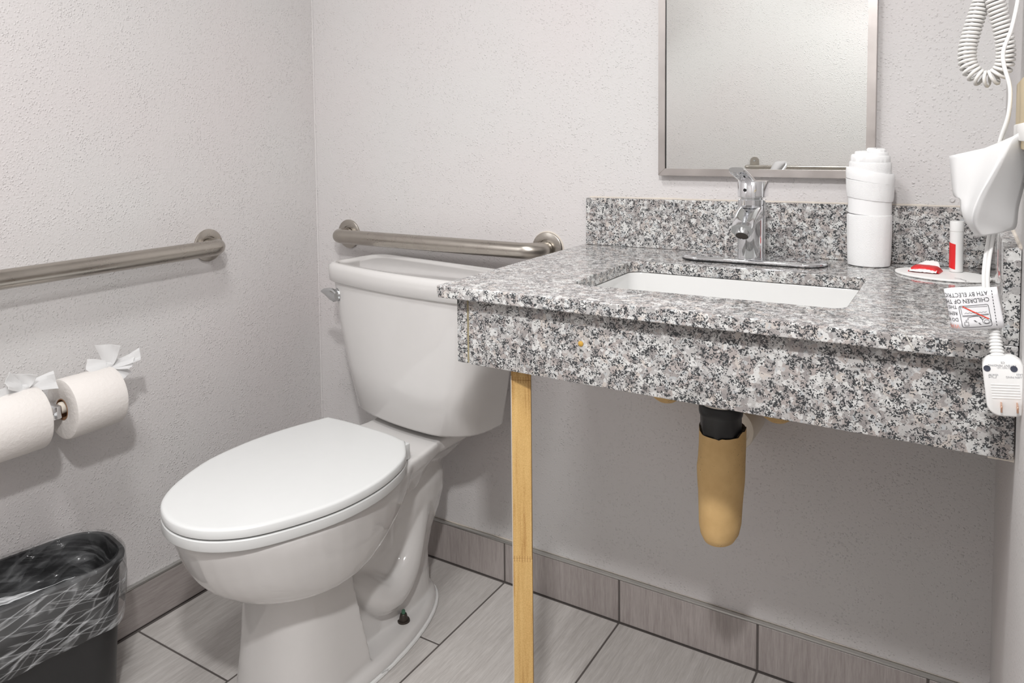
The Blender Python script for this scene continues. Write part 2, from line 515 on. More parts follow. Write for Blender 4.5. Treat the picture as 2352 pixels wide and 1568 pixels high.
# corner caulk with the lumps seen in the photo
bm = B()
pts = [Vector((0.001, -0.001, z)) for z in [0.1 + i * .02 for i in range(118)]]
add_tube(bm, pts, [.0025 + .0018 * abs(noise.noise(Vector((0, 0, p.z * 9)))) for p in pts], 8)
obj('corner_caulk', bm, M_WALL, wb)
# wall caulk ridges and the small round clear cap
bm = B()
for (u0, v0, u1, v1, r) in ((722, 262, 728, 292, .0016), (757, 336, 766, 372, .0013)):
    a = at(u0, v0, 'y', -.0005); b_ = at(u1, v1, 'y', -.0005)
    mid = (a + b_) / 2 + Vector((-.002, 0, 0))
    p = crom([a, mid, b_], 5)
    add_tube(bm, p, [r * max(.25, sin(pi * i / (len(p) - 1))) for i in range(len(p))], 8)
obj('paint_ridge', bm, M_WALL, wb)
cp = at(2187, 459, 'y', 0)
obj('clear_cap', lathe([(.0045, -.001), (.0045, .0012), (.003, .0022), (.0022, .0014), (0, .0014)], cp, (0, -1, 0), 20), M_WALL, wb)
nh = at(910, 456, 'y', 0)
obj('plugged_nail_hole', lathe([(.004, -.001), (.0032, .0008), (.001, .0013), (0, .0013)], nh, (0, -1, 0), 12), M_WALL, wb)

# floor tiles, each its own piece
tmesh = {}
def tile_piece(name, lo, hi, mat, parent, bev=.0012):
    lo = Vector(lo); hi = Vector(hi); c = (lo + hi) / 2; h = hi - lo
    key = (name, mat.name, tuple(round(x, 4) for x in h))
    if key not in tmesh:
        bm = box(-h / 2, h / 2, bev, 1)
        bmesh.ops.recalc_face_normals(bm, faces=bm.faces[:])
        me = bpy.data.meshes.new(name); bm.to_mesh(me); bm.free(); me.materials.append(mat); tmesh[key] = me
    o = bpy.data.objects.new(name, tmesh[key]); COL.objects.link(o); o.parent = parent; o.location = c - WL[parent]
    return o
TL = .6126; g = .0021
for k in range(-2, 4):
    xa = max(X1 + k * S, .012); xb = min(X1 + (k + 1) * S, W - .012)
    y0 = -.2798 if k % 2 else -.5890
    if xb - xa < .02: continue
    ys = [y0 + TL * j for j in range(-4, 3)]
    for ya, yb in zip(ys, ys[1:]):
        ya = max(ya, -D + .002); yb = min(yb, -.0125)
        if yb - ya < .01: continue
        tile_piece('floor_tile', (xa + (g if xa > .0121 else 0), ya + g, -.006), (xb - (g if xb < W - .0121 else 0), yb - g, random.uniform(-.0004, .0002)), M_TILE, fl)

HB = .1005
bbk = struct('baseboard_back', box((.0, -.0100, 0), (W, 0, HB - .001)), M_GROUT)
for k in range(-2, 4):
    xa = max(X1 + k * S, .012); xb = min(X1 + (k + 1) * S, W - .001)
    if xb - xa < .02: continue
    tile_piece('skirting_tile', (xa + g, -.011, .0015), (xb - g, -.001, HB - .0015), M_TILEV, bbk)
obj('metal_edge_trim', box((.0, -.0125, HB), (W, -.0005, HB + .0045), .001, 2), M_TRIM, bbk)
bm = B()
pts = [Vector((.02 + i * .013, -.0015, HB + .0055)) for i in range(125)]
add_tube(bm, pts, [.0006 + .0045 * max(0, noise.noise(Vector((p.x * 7, 3, 0))) - .1) for p in pts], 8)
obj('caulk_bead', bm, M_CREAM, bbk)
bbl = struct('baseboard_left', box((0, -D, 0), (.0100, -.0, HB - .001)), M_GROUT)
ys = [-.012, -.31, -.92, -1.53, -D]
for yb, ya in zip(ys, ys[1:]):
    tile_piece('skirting_tile', (.001, ya + g, .0015), (.011, yb - g, HB - .0015), M_TILEY, bbl)
obj('metal_edge_trim', box((.0005, -D, HB), (.0125, -.012, HB + .0045), .001, 2), M_TRIM, bbl)
bbr = struct('baseboard_right', box((W - .0100, -D, 0), (W, -.012, HB - .001)), M_GROUT)
for yb, ya in zip(ys, ys[1:]):
    tile_piece('skirting_tile', (W - .011, ya + g, .0015), (W - .001, yb - g, HB - .0015), M_TILEY, bbr)

# ------------------------------------------------------------------ vanity top (granite)
XL, YF = .857, -.5654
SX0, SX1, SY0, SY1 = 1.047, 1.460, -.455, -.197
van = thing('vanity_countertop', 'grey speckled granite vanity counter with front apron and backsplash, sink cut into it', 'countertop', (XL, 0, .733))
bm = B()
outer = [(XL, -.001), (XL, YF), (W - .001, YF), (W - .001, -.001)]
inner = rrect((SX0 + SX1) / 2, (SY0 + SY1) / 2, (SX1 - SX0) / 2, (SY1 - SY0) / 2, .022, 6)
vo = [bm.verts.new((x, y, ZC)) for x, y in outer]; vi = [bm.verts.new((x, y, ZC)) for x, y in inner]
eds = [bm.edges.new((vo[i], vo[(i + 1) % 4])) for i in range(4)] + [bm.edges.new((vi[i], vi[(i + 1) % len(vi)])) for i in range(len(vi))]
bmesh.ops.triangle_fill(bm, edges=eds, use_beauty=True)
for v in bm.verts: v.normal_update()
r = bmesh.ops.extrude_face_region(bm, geom=bm.faces[:])
for e in r['geom']:
    if isinstance(e, bmesh.types.BMVert): e.co.z -= .0200
slab = obj('slab', bm, M_GRAN, van, sh=True, smooth=False)
mod = slab.modifiers.new('bevel', 'BEVEL'); mod.width = .0015; mod.segments = 2; mod.limit_method = 'ANGLE'; mod.angle_limit = radians(50)
YA = -.5434
def apron_bottom(x): return .7335
bm = box((.9040, YA, .7335), (W - .001, YA + .020, ZC - .0205), .0025, 2)
for v in bm.verts:
    if v.co.z > .8: v.co.z += shear(v.co.x)
obj('front_apron', bm, M_GRAN, van)
bm = box((.8800, YA + .001, .7335), (.9010, -.002, ZC - .0205), .003, 2)
obj('side_apron', bm, M_GRAN, van)
obj('apron_joint_caulk', box((.9010, YA + .0012, .736), (.9040, YA + .018, ZC - .022)), plain('olive_joint_caulk', (.30, .26, .16), .7, var=.2), van)
obj('backsplash', box((.8644, -.0205, ZC + .0003), (1.6325, -.001, .9730 - .004), .001, 1), M_GRAN, van, sh=True)
obj('side_splash', box((1.6330, YF, ZC + .0003), (W - .0005, -.001, .9715), .0015, 2), M_GRAN, van, sh=True)
bm = B()
pts = [Vector((.866 + i * .0075, -.0025, .9695 + shear(.866 + i * .0075))) for i in range(103)]
add_tube(bm, pts, [.0016 + .002 * max(0, noise.noise(Vector((p.x * 11, 0, 0)))) for p in pts], 8)
pts = [Vector((W - .001, -.01 - i * .0108, .9715 + shear(W))) for i in range(52)]
add_tube(bm, pts, [.0022 + .002 * max(0, noise.noise(Vector((p.y * 11, 5, 0)))) for p in pts], 8)
obj('backsplash_caulk', bm, M_CREAM, van)
for (x, z, s) in ((1.628, ZC - .0165 + shear(1.6), .003), (1.638, .7335, .004)):
    pts = [Vector((x - .014 + i * .0028, YA - .003 if z > .8 else YA + .004, z)) for i in range(10)]
    obj('caulk_smear', tube(pts, [s * (.5 + .5 * abs(noise.noise(p * 300))) for p in pts], 8), M_CREAM, van)
bm = B()
pts = [at(u, v, 'y', YF - .0002) for u, v in ((2078, 763), (2084, 776), (2090, 788), (2097, 800), (2099, 806))]
add_tube(bm, pts, [.0004, .0008, .0011, .0014, .0005], 7)
obj('edge_chip', bm, plain('chipped_stone', (.60, .58, .54), .8, bumps=(400, 1, .002), var=.1), van, auto=10)
p = at(1334, 789, 'y', YA)
bm = lathe([(.0045, -.001), (.0042, .001), (.002, .0022), (0, .0024)], p, (0, -1, 0), 9)
obj('glue_drip', bm, M_GUM, van)

# sink basin under the cut-out
cxs, cys = (SX0 + SX1) / 2, (SY0 + SY1) / 2; hxs, hys = (SX1 - SX0) / 2, (SY1 - SY0) / 2
sink = thing('sink', 'white rectangular undermount sink basin set below the granite counter', 'sink', (cxs, cys, .70))
bm = B()
zt = ZC - .0205 + .0
def sec(hx, hy, r, z): return [(x, y, z) for x, y in rrect(cxs, cys, hx, hy, r, 6)]
add_loft(bm, [sec(.10, .06, .03, zt - .150), sec(hxs - .010, hys - .010, .05, zt - .120), sec(hxs + .006, hys + .006, .03, zt - .016), sec(hxs + .018, hys + .018, .03, zt - .014), sec(hxs + .018, hys + .018, .03, zt - .0003),
              sec(hxs - .001, hys - .001, .022, zt - .0003), sec(hxs - .003, hys - .003, .024, zt - .004), sec(hxs - .018, hys - .018, .04, zt - .105), sec(hxs - .035, hys - .035, .06, zt - .128), sec(.08, .05, .03, zt - .136), sec(.02, .02, .0195, zt - .138)])
obj('basin', bm, M_SINK, sink, sh=True)
obj('drain_flange', lathe([(.021, 0), (.021, .002), (.015, .001), (.012, -.001), (0, -.001)], (cxs, cys, zt - .137 + shear(cxs)), (0, 0, 1), 28), M_CHROME, sink)

# ------------------------------------------------------------------ toilet
TX = .4725
toi = thing('toilet', 'white porcelain toilet with closed lid beside the granite counter', 'toilet', (TX, -.40, 0))

def egg(yf, yr, hw, yc, z, n=40, pr=2.0, pf=2.0):
    """plan outline: front half superellipse to yf, rear half to yr, widest at yc"""
    out = []
    for k in range(n):
        a = 2 * pi * k / n
        c, s = cos(a), sin(a)
        p = pr if s > 0 else pf
        ry = (yr - yc) if s > 0 else (yc - yf)
        x = math.copysign(abs(c) ** (2 / p), c) * hw
        y = math.copysign(abs(s) ** (2 / p), s) * ry
        out.append((TX + x, yc + y, z))
    return out
bm = B()
# bowl shell
bowl_secs = [egg(-.575, -.45, .060, -.52, .2530), egg(-.630, -.41, .106, -.525, .2570), egg(-.682, -.355, .139, -.53, .273), egg(-.719, -.31, .155, -.535, .300),
              egg(-.746, -.265, .166, -.54, .335), egg(-.765, -.235, .174, -.545, .378), egg(-.773, -.215, .177, -.55, .405), egg(-.772, -.215, .176, -.55, .416), egg(-.764, -.22, .170, -.55, .4205)]
bowl_secs = [list(r) for r in zip(*[crom(c, 5) for c in zip(*bowl_secs)])]
add_loft(bm, bowl_secs)
# deck behind the bowl, carrying the tank
def deck(hw0, hw1, z, yb=-.045, yf=-.345):
    P = [(TX - hw0, yb), (TX - hw0 - .004, -.10), (TX - hw0, -.20), (TX - hw1 + .008, -.27), (TX - hw1, yf), (TX - hw1 + .03, yf - .05), (TX + hw1 - .03, yf - .05), (TX + hw1, yf), (TX + hw1 - .008, -.27), (TX + hw0, -.20), (TX + hw0 + .004, -.10), (TX + hw0, yb)]
    return [(x, y, z) for x, y in P]
add_loft(bm, [deck(.045, .10, .330, -.09), deck(.085, .118, .372, -.06), deck(.108, .130, .392), deck(.113, .133, .416), deck(.109, .129, .4205)])
# trapway body at the rear
def ell(cx, cy, rx, ry, z, n=32, p=2.3):
    out = []
    for k in range(n):
        a = 2 * pi * k / n; c, s = cos(a), sin(a)
        out.append((cx + math.copysign(abs(c) ** (2 / p), c) * rx, cy + math.copysign(abs(s) ** (2 / p), s) * ry, z))
    return out
add_loft(bm, [ell(TX - .006, -.268, .066, .140, .012), ell(TX - .006, -.268, .062, .137, .06), ell(TX - .006, -.258, .053, .13, .115), ell(TX - .006, -.235, .052, .125, .165), ell(TX - .006, -.215, .064, .125, .215),
              ell(TX - .006, -.205, .078, .122, .265), ell(TX - .006, -.205, .083, .118, .305), ell(TX - .006, -.215, .078, .112, .345), ell(TX - .006, -.225, .07, .10, .40)])
# inner web between the column and the rear trapway
add_loft(bm, [ell(TX, -.36, .050, .16, .012), ell(TX, -.36, .048, .15, .12), ell(TX, -.36, .050, .14, .20), ell(TX, -.38, .066, .13, .28), ell(TX, -.38, .08, .12, .34)])
# low curved trap bulge on both sides
for sx in (-1, 1):
    tb_ = TX - .010
    pp = crom([(tb_ + sx * .030, -.430, .190), (tb_ + sx * .040, -.390, .150), (tb_ + sx * .048, -.345, .108), (tb_ + sx * .052, -.295, .105), (tb_ + sx * .052, -.245, .15), (tb_ + sx * .052, -.215, .22), (tb_ + sx * .05, -.205, .28)], 6)
    add_tube(bm, pp, [.031 + .011 * sin(pi * min(1, 1.3 * i / (len(pp) - 1))) for i in range(len(pp))], 16)
# front column
def colsec(a, yf, yr, z):
    out = []
    n = 28
    for k in range(n + 1):
        t = pi * k / n
        c, s = cos(t), sin(t)
        out.append((TX - .019 + math.copysign(abs(c) ** .72, c) * a, -.50 - abs(s) ** .80 * (-.50 - yf), z))
    out += [(TX - .019 - a, yr, z), (TX - .019 - a * .5, yr, z), (TX - .019 + a * .5, yr, z), (TX - .019 + a, yr, z)]
    return out
add_loft(bm, [colsec(.119, -.628, -.425, .010), colsec(.114, -.622, -.430, .06), colsec(.107, -.616, -.442, .13), colsec(.101, -.612, -.455, .20), colsec(.097, -.608, -.460, .25), colsec(.094, -.60, -.462, .30)])
# foot flange
def foot(hw, yf, yr, z): return [(x - .010, y, z_) for x, y, z_ in egg(yf, yr, hw, -.42, z, 48, 2.05, 2.4)]
add_loft(bm, [foot(.124, -.640, -.112, .003), foot(.124, -.640, -.112, .014), foot(.119, -.635, -.117, .024), foot(.108, -.625, -.128, .030)])
me = bpy.data.meshes.new('tmp'); bmesh.ops.recalc_face_normals(bm, faces=bm.faces[:]); bm.to_mesh(me); bm.free()
to = bpy.data.objects.new('tmp', me); COL.objects.link(to)
rm = to.modifiers.new('r', 'REMESH'); rm.mode = 'VOXEL'; rm.voxel_size = .0030
sm = to.modifiers.new('s', 'SMOOTH'); sm.factor = .5; sm.iterations = 20
dg = bpy.context.evaluated_depsgraph_get(); dg.update()
me2 = bpy.data.meshes.new_from_object(to.evaluated_get(dg))
bpy.data.objects.remove(to)
bm = B(); bm.from_mesh(me2); bpy.data.meshes.remove(me2)
bowl = obj('bowl', bm, M_PORC, toi, auto=180)
# white caulk line on the floor
pts = [Vector((x, y, .003)) for x, y, z in foot(.1255, -.6415, -.1105, 0)]
pts.append(pts[0]); pts.append(pts[1])
obj('floor_caulk', tube(pts, .0048, 8, False), M_CAULK, toi)
# floor bolt
bx, by = .5405, -.2915
bo = obj('floor_bolt', lathe([(.0135, .027), (.0145, .030), (.0135, .0335), (.010, .0335), (.0095, .037), (.0075, .046), (.006, .0475), (0, .0475)], (bx, by, 0), n=20), M_BRONZE, toi)
o2 = obj('bolt_tip', lathe([(.0042, .046), (.0042, .0535), (.003, .0555), (0, .056)], (bx, by, 0), n=14), M_GREEN, bo); o2['label'] = 'green corroded bolt tip'

# seat ring and lid
lid_pts = [(.3327, -.3015), (.308, -.375), (.292, -.45), (.2870, -.52), (.2930, -.597), (.3190, -.672), (.3480, -.724), (.3823, -.760), (.4270, -.7825), (.4725, -.790), (.5180, -.7830), (.5600, -.7605), (.5970, -.7220), (.6320, -.655), (.6545, -.585), (.6610, -.51), (.6530, -.445), (.6300, -.380), (.5800, -.3210)]
lid_c = crom([(x, y, 0) for x, y in lid_pts], 4)
back = crom([(.5800, -.3210, 0), (.525, -.3085, 0), (.4525, -.3020, 0), (.385, -.2990, 0), (.3327, -.3015, 0)], 5)[1:-1]
lid_o = [(p.x, p.y) for p in lid_c + back]
def ins(d, z, slope=True):
    """outline inset by d"""
    n = len(lid_o); out = []
    for i, (x, y) in enumerate(lid_o):
        a = lid_o[i - 1]; b_ = lid_o[(i + 1) % n]
        tx, ty = b_[0] - a[0], b_[1] - a[1]; l = sqrt(tx * tx + ty * ty)
        nx, ny = ty / l, -tx / l
        out.append((x - nx * d, y - ny * d, z))
    return out
# find inward sign
test = ins(.01, 0)
sgn = 1 if sum(abs(p[0] - TX) for p in test) < sum(abs(x - TX) for x, y in lid_o) else -1
def LI(d, z): return ins(d * sgn, z)
bm = B()
add_loft(bm, [LI(.002, .4215), LI(.0003, .4225), LI(-.0005, .424), LI(.0003, .4390), LI(.0020, .4408), LI(.06, .4415), LI(.062, .4405), LI(.062, .4225), LI(.058, .4215)], False, False)
bm.verts.ensure_lookup_table()
n = len(lid_o)
for i in range(n):
    j = (i + 1) % n
    bm.faces.new((bm.verts[8 * n + i], bm.verts[8 * n + j], bm.verts[j], bm.verts[i]))
obj('seat', bm, M_SEAT, toi)
bm = B()
add_loft(bm, [LI(.0025, .4438), LI(.0004, .4445), LI(.0, .4460), LI(.0005, .4570), LI(.0018, .4592), LI(.0042, .4605), LI(.010, .4610)])
add_box(bm, (.560, -.342, .4215), (.590, -.3165, .456), .003, 2)
add_box(bm, (.320, -.325, .4215), (.350, -.3000, .456), .003, 2)
obj('seat_lid', bm, M_SEAT, toi)

# tank, turned a little on the bowl
TA = radians(-8.5); TC = Vector((.4775, -.143))
def tk(pts, z):
    ca, sa = cos(TA), sin(TA)
    return [(TC.x + x * ca - y * sa, TC.y + x * sa + y * ca, z) for x, y in pts]
def tplan(hw, yb, yf, bow, rc, rb=.02, n=18):
    """flat back at yb, straight sides, shallow bowed front at yf with rounded corners rc"""
    out = []
    for sx in (1, -1):
        for k in range(5):
            a = pi / 2 * k / 4 if sx > 0 else pi / 2 + pi / 2 * k / 4
            out.append((sx * (hw - rb) + rb * cos(a), yb - rb + rb * sin(a)))
    fy = lambda x: yf + bow * (x / hw) ** 2
    yc = fy(hw)
    def corner(sx):
        P0, P1, P2 = (sx * hw, yc + rc), (sx * hw, yc), (sx * (hw - rc), fy(hw - rc))
        return [tuple((1 - t) ** 2 * P0[i] + 2 * t * (1 - t) * P1[i] + t * t * P2[i] for i in (0, 1)) for t in [k / 8 for k in range(9)]]
    out += corner(-1)
    for k in range(1, n):
        x = -(hw - rc) + 2 * (hw - rc) * k / n
        out.append((x, fy(x)))
    out += corner(1)[::-1]
    return out
bm = B()
zs = [(.4365, .184, .066, -.066, .026, .078), (.4390, .197, .076, -.077, .028, .084), (.447, .205, .082, -.083, .028, .084), (.55, .221, .087, -.092, .026, .072), (.65, .233, .090, -.098, .024, .060), (.758, .242, .092, -.102, .022, .050)]
add_loft(bm, [tk(tplan(hw, yb, yf, bw, rc), z) for z, hw, yb, yf, bw, rc in zs])
obj('tank', bm, M_PORC, toi, auto=60)
bm = B()
L = [(.754, .247, .094, -.106, .022, .048), (.757, .2505, .096, -.1095, .022, .048), (.786, .2520, .097, -.111, .022, .048), (.795, .2495, .0955, -.109, .022, .046), (.7995, .2435, .092, -.104, .021, .042), (.8010, .2365, .086, -.098, .020, .038), (.7995, .2275, .078, -.090, .019, .034), (.7965, .2225, .073, -.085, .018, .032), (.7958, .2, .06, -.07, .015, .03)]
add_loft(bm, [tk(tplan(hw, yb, yf, bw, rc, .03), z) for z, hw, yb, yf, bw, rc in L])
obj('tank_lid', bm, M_PORC, toi, auto=60)
# flush lever on the left of the tank front
ca, sa = cos(TA), sin(TA)
def TW(x, y, z): return Vector((TC.x + x * ca - y * sa, TC.y + x * sa + y * ca, z))
p0 = TW(-.1985, -.0800, .722)
dirn = (TW(-.206 - .045, -.2, .722) - TW(-.206, -.08, .722)).normalized()
lv = obj('flush_lever', lathe([(.0155, -.006), (.0165, .0), (.0165, .005), (.014, .008), (.0, .009)], p0, dirn, 24), M_CHROMED, toi)
bm = B()
secs = []
for x, hz, z, th in ((.012, .010, .720, .0085), (0, .0155, .7205, .010), (-.012, .0150, .7225, .010), (-.026, .0115, .7255, .009), (-.040, .0075, .7265, .008), (-.052, .003, .7255, .006)):
    c = TW(-.2010 + x, -.0925 + x * -.06, z); a = (TW(1, 0, 0) - TW(0, 0, 0))
    ring = []
    for k in range(14):
        t = 2 * pi * k / 14
        ring.append(c + Vector((0, 0, hz * math.copysign(abs(sin(t)) ** .7, sin(t)))) + dirn * th * math.copysign(abs(cos(t)) ** .7, cos(t)) * .8)
    secs.append(ring)
add_loft(bm, secs)
obj('lever_handle', bm, M_CHROMED, lv)

# ------------------------------------------------------------------ grab bars
def bend(p0, p1, p2, r, n=8):
    """corner p1 rounded with radius r"""
    p0, p1, p2 = map(Vector, (p0, p1, p2))
    a = (p0 - p1).normalized(); b_ = (p2 - p1).normalized()
    s = p1 + a * r; e = p1 + b_ * r; c = p1 + a * r + b_ * r
    return [c + (s - c) * cos(t) + (e - c) * sin(t) for t in [pi / 2 * k / n for k in range(n + 1)]]
def flange(c, ax, parent):
    f = obj('flange', lathe([(.0395, 0), (.0400, .0015), (.0395, .004), (.037, .0055), (.0225, .0060), (.0215, .0035), (.0190, .0035)], c, ax, 40), M_STEEL, parent)
    return f
gb = thing('grab_bar', 'brushed steel grab bar on the left wall above the toilet paper', 'grab bar', (0, -.75, .848), 'wall grab bars')
ya, yb, zb, off, R = -1.30, -.365, .8490, .0565, .0190
path = [Vector((.003, yb, zb))] + bend((.0, yb, zb), (off, yb, zb), (off, ya, zb), .030) + bend((off, yb, zb), (off, ya, zb), (0, ya, zb), .030) + [Vector((.003, ya, zb))]
obj('bar', tube(path, R, 24), M_STEEL, gb)
flange((0, yb + .001, zb), (1, 0, 0), gb); flange((0, ya, zb), (1, 0, 0), gb)
gb2 = thing('grab_bar', 'short brushed steel grab bar on the back wall above the toilet tank', 'grab bar', (.44, 0, .843), 'wall grab bars')
xa, xb, zb = .1245, .7545, .8435
path = [Vector((xa, -.003, zb))] + bend((xa, 0, zb), (xa, -off, zb), (xb, -off, zb), .030) + bend((xa, -off, zb), (xb, -off, zb), (xb, 0, zb), .042) + [Vector((xb, -.003, zb))]
obj('bar', tube(path, R, 24), M_STEEL, gb2)
flange((xa, 0, zb), (0, -1, 0), gb2); flange((xb, 0, zb), (0, -1, 0), gb2)
c_ = obj('wall_caulk', lathe([(.0395, 0), (.0425, .0), (.041, .003), (.0395, .003)], (xb + .0015, 0, zb), (0, -1, 0), 32, False), M_CREAM, gb2)

# ------------------------------------------------------------------ toilet paper and holder
RX, RZ = .0805, .5785
hol = thing('toilet_paper_holder', 'chrome double toilet paper holder on the left wall between two paper rolls', 'toilet paper holder', (0, -.778, RZ))
bm = B(); add_box(bm, (.0, -.800, RZ - .03), (.006, -.762, RZ + .03), .002, 2)
obj('wall_plate', bm, M_CHROME, hol)
bm = B(); add_box(bm, (.004, -.790, RZ - .013), (RX + .014, -.772, RZ + .013), .003, 2)
obj('post', bm, M_CHROME, hol)
for ya_, yb_ in ((-.790, -.918), (-.772, -.655)):
    d_ = 1 if yb_ > ya_ else -1
    obj('roller', lathe([(.0085, 0), (.0115, .003), (.0115, .105), (.0085, .112), (0, .112)], (RX, ya_, RZ + .004), (0, d_, 0), 24), M_PVC if d_ > 0 else M_PVC, hol)

def petal(o, d, up, length, w0, w1, curl, wave, n=9, m=7):
    o = Vector(o); d = Vector(d).normalized(); up = Vector(up); up = (up - d * up.dot(d)).normalized(); s = d.cross(up)
    g_ = []
    for i in range(n):
        t = i / (n - 1)
        ang = curl * t
        c = o + d * length * (sin(ang) / curl if abs(curl) > 1e-4 else t) + up * length * ((1 - cos(ang)) / curl if abs(curl) > 1e-4 else 0)
        wd = w0 + (w1 - w0) * (t ** .7)
        row = []
        for j in range(m):
            q = j / (m - 1) - .5
            row.append(c + s * wd * q + up * (wave * t * cos(q * 7 + t * 3) + .3 * wd * (q * q * 4) * (1 - t) * .6))
        g_.append(row)
    return g_
def paper_roll(yc, label, petals, knot):
    t = thing('toilet_paper_roll', label, 'toilet paper', (RX, yc, RZ - .06), 'rolls of toilet paper')
    R_, hl = .0600, .0515
    prof = [(.021, -hl + .001), (.0225, -hl), (R_ - .006, -hl), (R_ - .0015, -hl + .0012), (R_, -hl + .005), (R_, hl - .005), (R_ - .0015, hl - .0012), (R_ - .006, hl), (.0225, hl), (.021, hl - .001), (.021, -hl + .001)]
    bm = B(); rings = add_lathe(bm, prof, (RX, yc, RZ), (0, 1, 0), 56, False)
    bmesh.ops.remove_doubles(bm, verts=bm.verts[:], dist=1e-6)
    obj('paper', bm, M_ROLL, t)
    bm = B(); add_lathe(bm, [(.0209, -hl), (.0196, -hl), (.0196, hl), (.0209, hl), (.0209, -hl)], (RX, yc, RZ), (0, 1, 0), 40, False)
    bmesh.ops.remove_doubles(bm, verts=bm.verts[:], dist=1e-6)
    obj('cardboard_core', bm, M_CARD, t)
    k = Vector(knot)
    bm = B(); add_lathe(bm, [(.0, -.008), (.007, -.006), (.0085, 0), (.0065, .006), (0, .008)], k, (.3, .2, 1), 14)
    kn = obj('bow_knot', bm, M_TISSUE, t)
    for d_, up_, le, w0, w1, cu, wa in petals:
        bm = B(); solid_surface(bm, petal(k, d_, up_, le, w0, w1, cu, wa), .0007)
        obj('bow_petal', bm, M_TISSUE, t)
    return t
yr = -.7145
kn = at(252, 853, 'x', RX - .005)
kn.z = max(kn.z, RZ + .0605)
# camera-facing directions on the roll: r = +y/+x mix
paper_roll(yr, 'toilet paper roll nearer the toilet, its tissue bow standing up', [
    ((.05, .02, 1), (.6, -.8, .1), .046, .012, .052, .25, .004),
    ((.10, -.95, .30), (.75, .1, .65), .044, .014, .036, -.55, .005),
    ((.55, .85, .12), (.7, -.1, .7), .062, .012, .030, .45, .006),
    ((.85, .15, -.30), (.3, 0, .9), .042, .016, .046, -.5, .005),
    ((.7, .6, -.1), (.5, -.2, .8), .046, .014, .034, .3, .005)], kn)
kn2 = at(58, 893, 'x', RX - .005); kn2.z = RZ + .0605
paper_roll(-.8610, 'toilet paper roll at the photo\'s left edge with a flat tissue bow', [
    ((.0, .15, .95), (.7, -.7, .1), .030, .012, .046, .7, .004),
    ((.35, .92, .15), (.75, 0, .65), .052, .014, .040, -.35, .006),
    ((.95, .0, -.25), (.2, 0, .9), .036, .014, .036, -.6, .005),
    ((.45, -.85, .0), (.7, 0, .7), .050, .014, .040, -.3, .006),
    ((.1, -.8, .45), (.8, 0, .6), .044, .012, .034, .3, .005)], kn2)

# ------------------------------------------------------------------ trash can and liner
TAn = radians(-10.5); TCx, TCy = .119, -.850
can = thing('trash_can', 'black rectangular plastic trash can against the left wall', 'trash can', (TCx, TCy, 0))
HX, HY, ZR = .0915, .144, .304
def tsec(hx, hy, r, z): return [(x, y, z) for x, y in rrect(TCx, TCy, hx, hy, r, 8, TAn)]
bm = B()
add_loft(bm, [tsec(HX * .82, HY * .84, .055, .002), tsec(HX * .84, HY * .86, .058, .010), tsec(HX * .965, HY * .97, .068, ZR - .03), tsec(HX * .972, HY * .975, .069, ZR - .012),
              tsec(HX + .004, HY + .004, .073, ZR - .012), tsec(HX + .005, HY + .005, .073, ZR - .003), tsec(HX + .003, HY + .003, .072, ZR), tsec(HX - .004, HY - .004, .068, ZR), tsec(HX * .955, HY * .96, .066, ZR - .02), tsec(HX * .82, HY * .84, .054, .016)])
obj('can_body', bm, M_BLACKP, can)
lin = thing('trash_bag', 'clear crinkled plastic bag lining the black trash can, folded over its rim', 'trash bag', (TCx, TCy, .02))
def liner_ring(hx, hy, r, z, amp, seed, zamp=0, n=12):
    pts = rrect(TCx, TCy, hx, hy, r, n, TAn)
    # resample to be dense
    P = []
    m = len(pts)
    for i in range(m):
        a = Vector(pts[i]); b_ = Vector(pts[(i + 1) % m]); L_ = (b_ - a).length
        k = max(1, int(L_ / .006))
        for q in range(k): P.append(a + (b_ - a) * q / k)
    return P
base_n = None
def lring(hx, hy, z, amp, seed, zamp=0, fr=30):
    pts = rrect(0, 0, hx, hy, max(.02, .0735 + (hx - HX)), 12, 0)
    N_ = 200; out = []
    # arc-length sampling of the unit rounded square
    L_ = [0]
    for i in range(len(pts)):
        a = Vector(pts[i]); b_ = Vector(pts[(i + 1) % len(pts)]); L_.append(L_[-1] + (b_ - a).length)
    ca_, sa_ = cos(TAn), sin(TAn)
    for k in range(N_):
        s = k / N_ * L_[-1]; i = max(j for j in range(len(pts)) if L_[j] <= s)
        a = Vector(pts[i]); b_ = Vector(pts[(i + 1) % len(pts)]); t = (s - L_[i]) / max(1e-9, L_[i + 1] - L_[i])
        p = a + (b_ - a) * t
        x, y = p.x, p.y
        d = Vector((x, y)).normalized()
        nz = noise.noise(Vector((x * fr, y * fr, z * fr * .6 + seed)))
        nf = noise.noise(Vector((x * fr * 2.7, y * fr * 2.7, z * fr * 3 + seed + 9)))
        x += d.x * amp * (nz + .5 * nf); y += d.y * amp * (nz + .5 * nf)
        zz = z + zamp * noise.noise(Vector((x * 16, y * 16, seed + 3)))
        out.append((TCx + x * ca_ - y * sa_, TCy + x * sa_ + y * ca_, zz))
    return out
bm = B()
rings = []
for i in range(15):
    t = i / 14
    rings.append(lring(HX + .0085 - .003 * t, HY + .0085 - .004 * t, ZR - .002 - t * .118, .0012 + .0035 * sin(pi * t), 2.0 + t * .3, .001 + .010 * t))
add_loft(bm, rings, False, False)
obj('outer_fold', bm, M_LIN_O, lin, auto=180)
bm = B()
rings = [lring(HX + .0085, HY + .0085, ZR - .002, .0012, 2.0, .001), lring(HX + .008, HY + .008, ZR + .003, .001, 2.0, .001), lring(HX + .002, HY + .002, ZR + .0045, .001, 2.0, .001), lring(HX - .006, HY - .006, ZR + .003, .001, 2.0, .001)]
